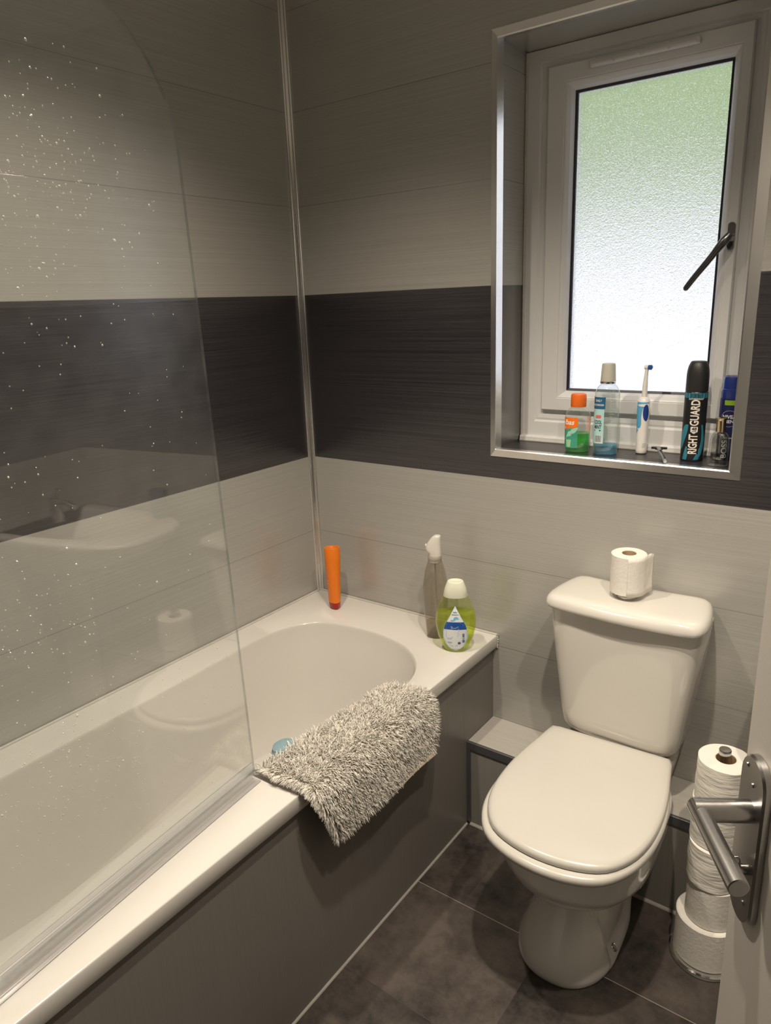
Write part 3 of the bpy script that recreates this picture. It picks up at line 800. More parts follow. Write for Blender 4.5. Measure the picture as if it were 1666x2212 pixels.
bm = bmesh.new()
lathe(bm, [(.026, .0005), (.028, .002), (.032, .100), (.0305, .100), (.0265, .004), (.001, .004)], 32)
tag(obj('tumbler', bm, simple('tumbler_blue', (.16, .20, .24), .25, 0, .05), None, loc=(1.565, -.060, .8198)), 'blue-grey tumbler on the washbasin edge, mirrored in the bath screen', 'tumbler')

# ------------------------------------------------------------------ shaggy bath mat over the rim
MY0, MY1 = -.838, -.420
sec = catmull([(.586, .5760), (.600, .5775), (.625, .5780), (.655, .5785), (.688, .577), (.715, .570), (.730, .548), (.734, .50), (.732, .43)], 8)
sec = resample([tuple(p) for p in sec], 60, False)
def mat_pt(u, v):
    """u along the rim 0 (near)..1 (far), v across 0 (inside tub)..1 (hem outside)"""
    k = v * 59; i = min(int(k), 58); f = k - i
    p = sec[i] * (1 - f) + sec[i + 1] * f
    y = MY0 + (MY1 - MY0) * u
    y += -.024 * (1 - v) ** 1.5 * (1 - u) + .045 * (1 - u) * max(0, v - .55) / .45 - .020 * u * max(0, v - .7) / .3
    c4 = max(0, 1 - v / .45)
    y -= .03 * u * c4
    lift = .006 * sin(u * 9 + v * 4) * max(0, v - .55) + .008 * max(0, v - .6) * (1 + u) + .030 * u * c4
    zz = p[1] + (.018 * u if v > .7 else 0) * (v - .7) / .3
    return np.array([p[0] + lift, y, zz])
def mat_n(u, v):
    e = 1e-3
    a = mat_pt(min(u + e, 1), v) - mat_pt(max(u - e, 0), v); b = mat_pt(u, min(v + e, 1)) - mat_pt(u, max(v - e, 0))
    n = np.cross(b, a); n /= np.linalg.norm(n)
    if n[2] < 0 and v < .6 or (v >= .6 and n[0] < 0): n = -n
    return n, a / np.linalg.norm(a), b / np.linalg.norm(b)
bmat = thing('bath_mat', 'fluffy silver-grey shaggy bath mat draped over the bath rim', 'bath mat', (.66, (MY0 + MY1) / 2, ZRIM))
O = np.array(bmat.location)
bm = bmesh.new(); NU, NV = 40, 60
top = []; bot = []
for i in range(NU + 1):
    rt, rb = [], []
    for j in range(NV + 1):
        u = i / NU; v = j / NV
        p = mat_pt(u, v) - O; n, _, _ = mat_n(u, v)
        rt.append(bm.verts.new(p)); rb.append(bm.verts.new(p - n * .010))
    top.append(rt); bot.append(rb)
for i in range(NU):
    for j in range(NV):
        bm.faces.new((top[i][j], top[i + 1][j], top[i + 1][j + 1], top[i][j + 1])); bm.faces.new((bot[i][j], bot[i][j + 1], bot[i + 1][j + 1], bot[i + 1][j]))
for i in range(NU):
    for j in (0, NV): bm.faces.new((top[i][j], top[i + 1][j], bot[i + 1][j], bot[i][j]))
for j in range(NV):
    for i in (0, NU): bm.faces.new((top[i][j], top[i][j + 1], bot[i][j + 1], bot[i][j]))
tag(obj('backing', bm, simple('mat_backing', (.56, .50, .42), .9, 0, .08, 90, bump=.3, bscale=300), bmat), 'beige woven backing')
# hem strip that shows below the pile on the outside
bm = bmesh.new()
pth = [tuple(mat_pt(u, .985) - O + np.array([.004, 0, -.022])) for u in np.linspace(.42, 1.0, 24)]
tube(bm, [(p[0] + .004, p[1], p[2]) for p in pth], list(np.linspace(.004, .010, 24)), 8)
tag(obj('hem', bm, simple('mat_hem', (.58, .50, .42), .85, 0, .1, 120), bmat), 'beige bound hem')
def strand_mat():
    m, nt, out = new_mat('chenille_pile')
    p = nt.nodes.new('ShaderNodeBsdfPrincipled'); p.inputs['Roughness'].default_value = .62
    at = nt.nodes.new('ShaderNodeAttribute'); at.attribute_name = 'tone'
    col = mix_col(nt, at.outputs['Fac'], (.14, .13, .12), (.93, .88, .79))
    lk(nt, col, p.inputs['Base Color']); p.inputs['Sheen Weight'].default_value = .4
    lk(nt, p.outputs[0], out.inputs[0]); return m
NS = 24000; SEG = 5; SID = 4
verts = np.zeros((NS, SEG, SID, 3)); tone = np.zeros((NS, SEG, SID))
for k in range(NS):
    u = random.random(); v = random.random() ** .95
    edge = False
    if k % 9 == 0: u = random.choice((0.0, 1.0)) ; edge = True
    elif k % 13 == 0: v = 1.0; edge = True
    p = mat_pt(u, v); n, a, b = mat_n(u, v)
    cl_ = noise.noise_vector(Vector((p[0] * 38, p[1] * 38, p[2] * 38)))
    d0 = n * .75 + a * (cl_[0] * .9 + random.gauss(0, .32)) + b * (cl_[1] * .7 + random.gauss(0, .32) + .15)
    if edge: d0 = n * .35 + (a * (1 if u > .5 else -1) if v < 1 else b * .6) * .9 + a * random.gauss(0, .3) + b * random.gauss(0, .3)
    d0 /= np.linalg.norm(d0)
    L = random.uniform(.016, .025) * (1.2 if edge else 1); r0 = random.uniform(.00065, .00110)
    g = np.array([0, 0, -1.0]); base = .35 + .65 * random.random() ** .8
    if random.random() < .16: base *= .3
    pos = p - n * .001; d = d0
    t1 = np.cross(d0, [.31, .52, .79]); t1 /= np.linalg.norm(t1); t2 = np.cross(d0, t1)
    for s in range(SEG):
        f = s / (SEG - 1); rr = r0 * (1.0, 1.15, 1.1, .95, .30)[s]
        for q in range(SID):
            an = 2 * pi * q / SID
            verts[k, s, q] = pos + (t1 * cos(an) + t2 * sin(an)) * rr
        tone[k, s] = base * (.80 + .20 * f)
        d = d + g * .16 + cl_[2] * a * .12; d /= np.linalg.norm(d)
        pos = pos + d * L / (SEG - 1)
        # stay off the bath: never below the rim surface inside the footprint
        if pos[0] < .706 and pos[2] < ZRIM + .004 and pos[0] > .50: pos[2] = ZRIM + .004
        if pos[0] < .63: pos[1] = max(pos[1], -.878)
verts -= O
idx = np.arange(NS * SEG * SID).reshape(NS, SEG, SID)
fa = []
for q in range(SID):
    q2 = (q + 1) % SID
    fa.append(np.stack([idx[:, :-1, q], idx[:, :-1, q2], idx[:, 1:, q2], idx[:, 1:, q]], -1).reshape(-1, 4))
fa.append(idx[:, -1, :].reshape(-1, 4))
fa = np.concatenate(fa)
me = bpy.data.meshes.new('pile')
me.vertices.add(NS * SEG * SID); me.vertices.foreach_set('co', verts.reshape(-1))
me.loops.add(fa.size); me.loops.foreach_set('vertex_index', fa.reshape(-1).astype(np.int32))
me.polygons.add(len(fa)); me.polygons.foreach_set('loop_start', np.arange(0, fa.size, 4, dtype=np.int32))
me.update(calc_edges=True)
at = me.attributes.new('tone', 'FLOAT', 'POINT'); at.data.foreach_set('value', tone.reshape(-1).astype(np.float32))
me.validate()
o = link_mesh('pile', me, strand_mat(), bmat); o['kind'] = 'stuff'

# ------------------------------------------------------------------ pale blue sponge on the rim behind the mat
bm = bmesh.new()
lathe(bm, [(.001, .0005), (.016, .0008), (.0225, .005), (.0245, .012), (.0225, .019), (.016, .0235), (.001, .024)], 32, 1.0, 1.25)
for v in bm.verts: v.co += Vector((1, 1, 0)) * .0008 * noise.noise(v.co * 90)
o = obj('bath_sponge', bm, simple('blue_sponge', (.20, .30, .34), .9, 0, .1, 200, bump=.4, bscale=400), None, loc=(.5720, -.780, ZRIM), rot=(0, 0, .1))
tag(o, 'small pale blue sponge on the bath rim half hidden behind the shaggy mat', 'sponge')

# ------------------------------------------------------------------ things on the bath rim
def cyl_map(r, th0, sx=1.0, sy=1.0, off=.0004):
    """(x along circumference, y up) -> point on an upright (elliptic) cylinder; r may be a function of z"""
    def f(x, y):
        rr = (r(y) if callable(r) else r)
        a = th0 + x / max((r(y) if callable(r) else r), .006)
        return ((rr * sx + off) * cos(a), (rr * sy + off) * sin(a), y)
    return f
def rprof(prof):
    zs = [p[1] for p in prof]; rs = [p[0] for p in prof]
    return lambda z: float(np.interp(z, zs, rs))

# orange conditioner bottle
ob = thing('conditioner_bottle', 'slim orange bottle with red base in the bath corner', 'bottle', (.150, -.098, ZRIM), (radians(-1.0), radians(-3.5), radians(-38)))
M_OR = simple('orange_plastic', (.80, .20, .012), .3, 0, .05, 20, sss=.15)
bm = bmesh.new()
def lens(z, a, b, n=40, e=1.7):
    return sell(a, b, z, n, e)
loft(bm, [lens(.022, .0275, .0200, e=1.75), lens(.06, .0275, .0215, e=1.8), lens(.11, .0275, .0235, e=1.9), lens(.16, .0270, .0255, e=2), lens(.203, .0262, .0260, e=2), lens(.2055, .0250, .0248, e=2), lens(.2050, .0215, .021, e=2), lens(.2000, .0195, .019, e=2), lens(.1995, .004, .004, e=2)])
obj('bottle_body', bm, M_OR, ob, angle=45)
bm = bmesh.new(); loft(bm, [lens(.0005, .0240, .0150, e=1.6), lens(.004, .0268, .0178, e=1.65), lens(.0218, .0272, .0197, e=1.75)])
tag(obj('base_cap', bm, simple('red_plastic', (.38, .015, .010), .25, 0, .08), ob), 'dark red cap at the base')
fm = lambda x, y: ((.0281) * cos(-1.15 + x / .022), (np.interp(y, [.02, .06, .11, .16, .2], [.0203, .0218, .0238, .0258, .0263])) * sin(-1.15 + x / .022), y)
pale = simple('pale_print', (.85, .55, .42), .4); dred = simple('dark_red_print', (.35, .05, .02), .4)
bm = bmesh.new()
for (y, w, h) in ((.142, .012, .0018), (.136, .010, .0014), (.126, .012, .0022), (.120, .009, .0012), (.112, .011, .0016), (.098, .008, .0016), (.094, .010, .0010), (.086, .009, .0020), (.078, .010, .0012), (.066, .009, .0012), (.060, .010, .0012), (.054, .008, .0012)):
    vs = [bm.verts.new(fm(x, yy)) for x, yy in ((-w / 2, y), (w / 2, y), (w / 2, y + h), (-w / 2, y + h))]; bm.faces.new(vs)
obj('printed_lines', bm, pale, ob, smooth=False, recalc=False)

# translucent grey-brown spray bottle
sb = thing('spray_bottle', 'tall translucent taupe spray bottle with frosted white trigger head', 'spray bottle', (.548, -.102, ZRIM), (0, 0, radians(22)))
prof = [(.0270, .0008), (.0290, .004), (.0300, .03), (.0350, .09), (.0372, .135), (.0360, .165), (.0300, .205), (.0235, .228), (.0205, .236)]
bm = bmesh.new()
loft(bm, [sell(r, r * .80, z, 44, 2.3) for r, z in prof])
M_TAUPE = clear('taupe_plastic', (.80, .765, .71), .05, .08, haze=.07, hazecol=(.46, .41, .35), edge=.25)
obj('bottle_body', bm, M_TAUPE, sb, angle=50)
bm = bmesh.new(); loft(bm, [sell(r, r * .8, z, 36, 2.3) for r, z in ((.0262, .002), (.0275, .006), (.0285, .030), (.0290, .048))])
obj('cleaning_liquid', bm, clear('taupe_liquid', (.80, .77, .72), .02, .02), sb)
bm = bmesh.new(); tube(bm, [(.004, 0, .012), (.002, 0, .12), (0, 0, .238)], .0022, 8); obj('dip_tube', bm, clear('dip_plastic', (.75, .73, .70), .06, .1, haze=.1), sb)
bm = bmesh.new(); lathe(bm, [(.0196, .2362), (.0200, .2375), (.0196, .2425), (.0205, .244), (.0200, .253), (.0190, .2545)], 32)
tag(obj('collar', bm, simple('taupe_collar', (.36, .32, .27), .35), sb), 'taupe screw collar')
M_FROST = simple('frosted_plastic', (.66, .63, .58), .25, 0, .03, 30, sss=.2)
bm = bmesh.new()
# head: side profile swept with a rounded width; nozzle towards -x
prf = [(.255, -.017, .0195, .0165), (.264, -.0185, .0195, .0165), (.270, -.026, .0195, .0165), (.276, -.0275, .0190, .0160), (.285, -.0250, .0185, .0150), (.295, -.0195, .0180, .0140), (.304, -.0135, .0180, .0125), (.311, -.0075, .0180, .0112), (.3155, -.0015, .0170, .0095), (.3168, .003, .0150, .0065)]
loft(bm, [sell((b - a) / 2, w, z, 32, 2.5, (a + b) / 2, 0) for z, a, b, w in prf])
hd = obj('spray_head', bm, M_FROST, sb, angle=60)
bm = bmesh.new(); tube(bm, [(-.020, 0, .283), (-.0275, 0, .285)], [.005, .0045], 14); obj('nozzle', bm, M_FROST, hd)

# yellow-green shampoo bottle
sh = thing('shampoo_bottle', 'teardrop bottle of yellow-green shampoo on the bath corner', 'bottle', (.643, -.147, ZRIM), (0, 0, radians(28)))
ph = [(.0270, .0006), (.0310, .003), (.040, .018), (.0505, .045), (.0565, .075), (.0575, .095), (.0545, .120), (.0475, .142), (.0395, .158), (.0345, .167)]
bm = bmesh.new(); loft(bm, [sell(r, r * .62, z, 48, 2.1) for r, z in ph])
M_SHP = clear('lime_plastic', (.93, .96, .72), .05, .02, edge=.2, hazecol=(.6, .68, .25))
obj('bottle_body', bm, M_SHP, sh, angle=50)
pl = [(r - .0022, z + (.002 if z < .01 else 0)) for r, z in ph if z < .118] + [(float(np.interp(.118, [p[1] for p in ph], [p[0] for p in ph])) - .0022, .118)]
bm = bmesh.new(); loft(bm, [sell(r, r * .60, z, 48, 2.1) for r, z in pl])
obj('shampoo', bm, clear('lime_liquid', (.87, .92, .42), .02, .02, haze=.14, hazecol=(.70, .78, .16)), sh, angle=50)
bm = bmesh.new(); loft(bm, [sell(r, r * k, z, 48, 2.1) for r, z, k in ((.0338, .1655, .66), (.0345, .167, .66), (.0300, .190, .74), (.0232, .2080, .86), (.0215, .2105, .86), (.0180, .2114, .86), (.0150, .2095, .86), (.004, .2088, .86))])
tag(obj('cap', bm, simple('pale_cap', (.74, .76, .62), .35, 0, .02, sss=.1), sh), 'pale cream flip cap')
rfh = rprof(ph)
def shm(x, y, off=.0006):
    a_ = -pi / 2; rx = rfh(y); ry = rx * .62
    xx = max(-.97, min(.97, x / rx)); e = 2.1
    yy = -ry * (1 - abs(xx) ** e) ** (1 / e)
    return (x, yy - off, y)
LB = lambda t: 1.1 * float(np.interp(t, [0, .04, .14, .30, .45, .60, .80, 1.0], [.0015, .0135, .0245, .0315, .0315, .0265, .0135, .0005]))
y0l, y1l = .008, .146
lblue = simple('label_pale_blue', (.50, .66, .76), .4, 0, .02); lwhite = simple('label_white', (.72, .75, .78), .4, 0, .02); lnavy = simple('label_navy', (.010, .075, .33), .35); lsky = simple('label_sky', (.18, .45, .68), .4); lgrey = simple('label_text_grey', (.24, .32, .42), .4)
lab = patch('front_label', rows(y0l, y1l, lambda t: -LB(t), lambda t: LB(t), 26), lblue, sh, shm)
patch('white_panel', rows(y0l + .006, y1l - .008, lambda t: -LB(.04 + t * .9) * .90, lambda t: LB(.04 + t * .9) * .90, 26), lwhite, lab, lambda x, y: shm(x, y, .0009))
patch('navy_band', rows(.078, .101, lambda t: -LB((.078 + .023 * t - y0l) / (y1l - y0l)) * .99, lambda t: LB((.078 + .023 * t - y0l) / (y1l - y0l)) * .99, 8), lnavy, lab, lambda x, y: shm(x, y, .0012))
# small whale drawing
bm = bmesh.new(); wo = lambda x, y: shm(x, y, .0012)
whale = [(-.010, .1035), (-.0075, .1065), (-.0050, .1085), (-.0045, .1115), (-.002, .1155), (.002, .117), (.006, .1162), (.009, .113), (.0105, .1085), (.008, .1085), (.005, .1092), (.002, .108), (-.001, .105), (-.005, .103)]
bm.faces.new([bm.verts.new(wo(x, y)) for x, y in whale])
for tl in ([(-.010, .1035), (-.0125, .1075), (-.0095, .1080), (-.0075, .1060)], [(-.010, .1035), (-.0135, .1035), (-.0120, .1060)]): bm.faces.new([bm.verts.new(wo(x, y)) for x, y in tl])
obj('whale_drawing', bm, lsky, lab, smooth=False, recalc=False)
lettering('lettering', [('baby', .0068, 0, .1295, 0, .0001, .0115, False, 0), ('shampoo', .0062, 0, .1230, 0, .0001, .0190, False, 0)], [simple('ink_teal', (.02, .10, .16), .5)], lab, lambda x, y: shm(x, y, .0013))
bm = bmesh.new()
for (y, x0, x1) in ((.098, -.020, .016), (.0945, -.024, .022), (.0905, -.026, .024)): bm.faces.new([bm.verts.new(shm(x, yy, .0015)) for x, yy in ((x0, y), (x1, y), (x1, y + .0006), (x0, y + .0006))])
for (y, x0, x1) in ((.087, -.012, .010), (.0845, -.012, .007), (.0825, -.010, .003), (.0800, -.012, .011)): bm.faces.new([bm.verts.new(shm(x, yy, .0015)) for x, yy in ((x0, y), (x1, y), (x1, y + .0008), (x0, y + .0008))])
obj('white_print', bm, lwhite, lab, smooth=False, recalc=False)
bm = bmesh.new()
for k in range(9):
    y = .074 - k * .0034; bm.faces.new([bm.verts.new(shm(x, yy, .0014)) for x, yy in ((-.027 + (.004 if k > 6 else 0), y), ((.012 if k < 6 else -.006) - .002 * (k % 3), y), ((.012 if k < 6 else -.006) - .002 * (k % 3), y + .0009), (-.027 + (.004 if k > 6 else 0), y + .0009))])
for y, x0, x1 in ((.036, -.022, -.010), (.033, -.022, -.010), (.027, -.018, .006), (.0235, -.014, -.006), (.0235, -.002, .006)): bm.faces.new([bm.verts.new(shm(x, yy, .0014)) for x, yy in ((x0, y), (x1, y), (x1, y + .0012), (x0, y + .0012))])
obj('small_print', bm, lgrey, lab, smooth=False, recalc=False)
bm = bmesh.new()
bm.faces.new([bm.verts.new(shm(.0105 + .0042 * cos(a), .034 + .0042 * sin(a), .0014)) for a in np.linspace(0, 2 * pi, 18, endpoint=False)])
for k in range(12):
    if k in (4, 6): continue
    y = .036 + k * .0025; bm.faces.new([bm.verts.new(shm(x, yy, .0014)) for x, yy in ((.0195, y), (.0255, y), (.0255, y + .0014), (.0195, y + .0014))])
obj('barcode_and_seal', bm, simple('ink_navy', (.03, .08, .25), .5), lab, smooth=False, recalc=False)

# ------------------------------------------------------------------ things on the window sill
ZS = SILL
# mouthwash A: green with orange cap
al = thing('mouthwash_bottle', 'small bottle of green mouthwash with orange cap on the sill', 'bottle', (.8965, .068, ZS), (0, 0, radians(14)))
pa = [(.0265, .0005), (.0300, .003), (.0322, .010), (.0325, .05), (.0325, .094), (.0305, .104), (.0250, .1125), (.0190, .1175), (.0175, .1195)]
SQ = .72
bm = bmesh.new(); loft(bm, [sell(r, r * SQ, z, 44, 2.6) for r, z in pa])
M_CLEARP = clear('clear_plastic', (.96, .97, .965), .06, .03, haze=.05, edge=.7, hazecol=(.62, .68, .67))
obj('bottle_body', bm, M_CLEARP, al, angle=50)
bm = bmesh.new(); loft(bm, [sell(r - .0014, (r - .0014) * SQ, max(z, .002), 44, 2.6) for r, z in pa if z < .05] + [sell(.0311, .0311 * SQ, .0500, 44, 2.6)])
obj('green_liquid', bm, clear('green_liquid', (.12, .80, .14), .02, .02, haze=.10, hazecol=(.04, .60, .06)), al, angle=50)
bm = bmesh.new(); lathe(bm, [(.0196, .1188), (.0202, .1200), (.0200, .147), (.0185, .1515), (.0150, .1530), (.001, .1532)], 40)
tag(obj('cap', bm, simple('orange_cap', (.82, .155, .015), .35, 0, .04), al), 'orange screw cap')
def sqm(rf, sq, e, th0):
    def mk(off):
        def f(x, y):
            r = rf(y); a = th0 + x / r; c, s = cos(a), sin(a)
            k = (abs(c) ** e + abs(s / 1.0) ** e) ** (-1 / e)
            return (r * k * c * (1 + off / r), r * sq * k * s * (1 + off / (r * sq)), y)
        return f
    return mk
am = sqm(rprof(pa), SQ, 2.6, radians(-118))
lo = simple('label_orange', (.90, .18, .008), .4, 0, .03); lg = simple('label_green', (.05, .30, .20), .4, 0, .25, 60); lg2 = simple('label_mint', (.32, .60, .48), .4, 0, .1, 60)
lab = patch('front_label', rows(.012, .092, lambda t: -.034, lambda t: .019, 10), lg, al, am(.0004))
patch('orange_panel', [(y, -.034, x1) for y, x1 in ((.056, -.030), (.058, -.016), (.061, -.004), (.0645, .008), (.069, .019), (.092, .019))], lo, lab, am(.0007))
patch('mint_sweep', [(y, x0, x1) for y, x0, x1 in ((.034, -.016, -.014), (.044, -.010, .001), (.054, -.006, .013), (.062, .004, .019), (.067, .016, .019))], lg2, lab, am(.0007))
patch('tumbler_print', [(.014, -.009, .001), (.034, -.0115, .003)], simple('print_pale_green', (.30, .55, .30), .4), lab, am(.0008))
lettering('lettering', [('lbas', .0190, -.0030, .0795, .25, .0004, .0270, False, 0), ("ic", .010, -.015, .066, .25, .0002, .0060, False, 0)], [simple('ink_white', (.85, .83, .80), .5)], lab, am(.0010))
patch('back_label', rows(.055, .096, lambda t: .040, lambda t: .075, 6), clear('back_label_film', (.98, .74, .66), .04, .2, haze=.3, hazecol=(.95, .5, .4)), al, am(.0004))

# mouthwash B: tall clear
mw = thing('mouthwash_bottle', 'tall clear mouthwash bottle nearly empty of blue liquid, grey cap', 'bottle', (.9725, .068, ZS), (0, 0, radians(20)))
pm = [(.0262, .0005), (.0290, .003), (.0305, .010), (.0308, .06), (.0308, .152), (.0295, .162), (.0250, .1725), (.0185, .179), (.0160, .1825)]
SM = .80
bm = bmesh.new(); loft(bm, [sell(r, r * SM, z, 44, 2.8) for r, z in pm])
obj('bottle_body', bm, clear('clear_mint_plastic', (.94, .965, .965), .06, .03, haze=.08, edge=.7, hazecol=(.60, .68, .67)), mw, angle=50)
bm = bmesh.new(); loft(bm, [sell(r - .0014, (r - .0014) * SM, max(z, .002), 44, 2.8) for r, z in pm if z < .03] + [sell(.0292, .0292 * SM, .0245, 44, 2.8)])
obj('blue_liquid', bm, clear('blue_liquid', (.12, .68, .88), .02, .02, haze=.10, hazecol=(.02, .42, .62)), mw, angle=50)
bm = bmesh.new(); lathe(bm, [(.0190, .1826), (.0193, .184), (.0188, .190), (.0165, .2275), (.0155, .2310), (.0130, .2318), (.001, .2318)], 40)
tag(obj('cap', bm, M_GREYCAP, mw), 'grey measuring cap')
bm = bmesh.new(); lathe(bm, [(.0192, .1815), (.0198, .1825), (.0198, .1865), (.0192, .1872)], 40); obj('foil_band', bm, M_CHROME, mw)
mm = sqm(rprof(pm), SM, 2.8, radians(-122))
lab = patch('front_label', rows(.030, .150, lambda t: -.030, lambda t: .011, 6), simple('label_aqua', (.42, .66, .66), .4, 0, .05), mw, mm(.0004))
patch('navy_panel', rows(.119, .149, lambda t: -.030, lambda t: .013, 4), simple('label_deep_blue', (.02, .11, .22), .4), lab, mm(.0007))
patch('coral_badge', [(.0955, -.008, .003), (.097, -.0095, .0045), (.102, -.0095, .0045), (.1035, -.008, .003)], simple('label_coral', (.70, .16, .13), .4), lab, mm(.0008))
patch('barcode_panel', rows(.032, .052, lambda t: -.010, lambda t: .008, 2), lwhite, lab, mm(.0007))
bm = bmesh.new(); fmw = mm(.0010)
for k, (x, w) in enumerate(((-.009, .0012), (-.0065, .0008), (-.0048, .0016), (-.0022, .0006), (-.0008, .0014), (.0016, .0007), (.0030, .0012), (.0054, .0009))): bm.faces.new([bm.verts.new(fmw(xx, yy)) for xx, yy in ((x, .034), (x + w, .034), (x + w, .051), (x, .051))])
bm.faces.new([bm.verts.new(fmw(xx, yy)) for xx, yy in ((-.012, .0625), (.003, .0625), (.0055, .064), (.003, .0655), (-.012, .0655))])
obj('barcode', bm, simple('ink_dark', (.03, .05, .06), .5), lab, smooth=False, recalc=False)
lettering('lettering', [('COOL', .0135, -.0030, .0850, 0, .0003, .0190, False, 0), ('MINT', .0135, -.0030, .0725, 0, .0003, .0180, False, 0), ('DAILY', .0080, -.003, .1400, 0, .0001, .0160, False, 1), ('MOUTHWASH', .0075, -.005, .1290, 0, .0001, .0290, False, 1)], [simple('ink_charcoal', (.03, .06, .07), .5), simple('ink_pale', (.75, .82, .85), .5)], lab, mm(.0010))
bm = bmesh.new()
for k in range(14):
    y = .06 + k * .0065; bm.faces.new([bm.verts.new(fmw(xx, yy)) for xx, yy in ((.024, y), (.024 + (.010 if k % 2 else .006), y), (.024 + (.010 if k % 2 else .006), y + .0008), (.024, y + .0008))])
obj('measure_marks', bm, simple('ink_mark', (.55, .60, .60), .5), mw, smooth=False, recalc=False)

# electric toothbrush
tb = thing('electric_toothbrush', 'blue and white electric toothbrush standing upright on the sill', 'toothbrush', (1.0535, .108, ZS), (0, 0, radians(-8)))
ptb = [(.0125, .0008), (.0140, .0025), (.0142, .010), (.0140, .06), (.0150, .095), (.0156, .115), (.0152, .130), (.0135, .139), (.0095, .1435), (.0068, .146)]
bm = bmesh.new(); lathe(bm, ptb, 40, 1, .95)
obj('handle', bm, M_WHITE, tb, angle=60)
bm = bmesh.new(); lathe(bm, [(.0118, .0002), (.0128, .0006), (.0128, .0016)], 32); obj('base_ring', bm, M_BLACK, tb)
tm = cyl_map(rprof(ptb), radians(-100), 1, .95)
lb = simple('grip_blue', (.10, .38, .62), .5, 0, .06, 90); ln = simple('button_navy', (.012, .045, .24), .4)
grip = patch('blue_grip', [(y, x0, x1) for y, x0, x1 in ((.052, -.030, -.010), (.060, -.030, -.004), (.070, -.030, .003), (.080, -.030, .005), (.095, -.030, .004), (.110, -.030, .006), (.122, -.030, .010), (.130, -.030, .022), (.1335, -.030, .024))], lb, tb, tm)
tmo = cyl_map(rprof(ptb), radians(-100), 1, .95, .0008)
patch('button_panel', [(.090 + .017 + .021 * sin(a), .0155 - .0075 * cos(a), .0155 + .0075 * cos(a)) for a in np.linspace(-pi / 2, pi / 2, 18)], ln, tb, tmo)
bm = bmesh.new()
for k in range(3):
    y = .018 + k * .004; bm.faces.new([bm.verts.new(tmo(xx, yy)) for xx, yy in ((.010, y), (.018, y + .001), (.018, y + .002), (.010, y + .001))])
obj('vent_marks', bm, lgrey, tb, smooth=False, recalc=False)
bm = bmesh.new(); pn = catmull([(0, 0, .1455), (.0002, 0, .165), (.001, 0, .19), (.0022, 0, .210), (.0025, 0, .2225)], 5)
tube(bm, pn, list(np.interp(np.linspace(0, 1, len(pn)), [0, .35, .6, 1], [.0068, .0062, .0046, .0042])), 16)
lathe(bm, [(.0038, .2220), (.0052, .2225), (.0058, .2232)], 8) if False else None
hd = obj('brush_stem', bm, M_WHITE, tb, angle=60)
bm = bmesh.new(); tube(bm, [(-.0025, 0, .2195), (.0065, 0, .2195)], [.0056, .0060], 20); obj('brush_head', bm, M_WHITE, hd)
bm = bmesh.new()
for ring, cnt in ((.0012, 4), (.0030, 8), (.0050, 13)):
    for k in range(cnt):
        a = 2 * pi * k / cnt; y, zz = ring * cos(a), .2195 + ring * sin(a)
        tube(bm, [(.0064, y, zz), (.0150 + random.uniform(-.0012, .0012), y * 1.08, .2195 + (zz - .2195) * 1.08)], .0009, 6)
tag(obj('bristles', bm, simple('bristle_blue', (.03, .12, .42), .6), hd), 'dark blue bristles')

# razor lying on the sill
rz = thing('razor', 'grey safety razor lying on the sill between toothbrush and black can', 'razor', (1.122, .054, ZS), (0, 0, radians(12)))
bm = bmesh.new()
pr_ = catmull([(.010, -.046, .0052), (.008, -.030, .0070), (.003, -.005, .0090), (-.004, .022, .0110), (-.010, .040, .0165), (-.012, .047, .0190)], 5)
rr = list(np.interp(np.linspace(0, 1, len(pr_)), [0, .1, .5, .8, 1], [.0040, .0050, .0058, .0048, .0060]))
tube(bm, pr_, rr, 12)
obj('handle', bm, simple('razor_grey', (.30, .31, .33), .3, .4), rz, angle=60)
bm = bmesh.new(); pr2 = [(p[0], p[1], p[2] + .0028) for p in pr_[3:18]]
tube(bm, pr2, [.0034] * len(pr2), 8); tag(obj('rubber_grip', bm, M_BLACK, rz), 'black rubber grip')
bm = bmesh.new(); box(bm, (-.030, .046, .0165), (.008, .056, .0215), .0012); box(bm, (-.020, .042, .0155), (-.002, .049, .0195), .001)
hd = obj('razor_head', bm, M_BLACK, rz)
bm = bmesh.new()
for k in range(3): box(bm, (-.028, .0475 + k * .0024, .0213), (.006, .0483 + k * .0024, .0221))
obj('blade', bm, M_CHROME, hd, smooth=False)

# tall black deodorant can
rg = thing('deodorant_can', 'tall black deodorant spray can with teal flashes on the sill', 'spray can', (1.1835, .085, ZS), (0, 0, 0))
pg = [(.0255, .0005), (.0265, .003), (.0265, .010), (.0262, .1635)]
bm = bmesh.new(); lathe(bm, [(.0235, .0004), (.0258, .0008), (.0268, .0035), (.0264, .0065), (.0264, .165), (.0255, .1675), (.0245, .1685)], 48)
obj('can_body', bm, simple('can_black', (.014, .014, .017), .3, 0, .05), rg)
bm = bmesh.new(); lathe(bm, [(.0252, .1686), (.0256, .170), (.0254, .205), (.0246, .216), (.0225, .227), (.0190, .2350), (.0172, .2378), (.0160, .2385), (.0120, .2375), (.001, .2372)], 48)
tag(obj('cap', bm, simple('cap_black', (.020, .019, .019), .45), rg), 'matt black domed cap')
gm = lambda off: cyl_map(.0264, radians(-76), 1, 1, off)
tl = simple('label_teal', (.035, .21, .29), .35, 0, .08)
patch('teal_band', rows(.1535, .1655, lambda t: -.060, lambda t: .060, 2), tl, rg, gm(.0003))
patch('teal_flash', [(.004, -.024, -.013), (.020, -.021, -.010), (.036, -.0165, -.0105), (.0365, -.0165, -.0165)], tl, rg, gm(.0003))
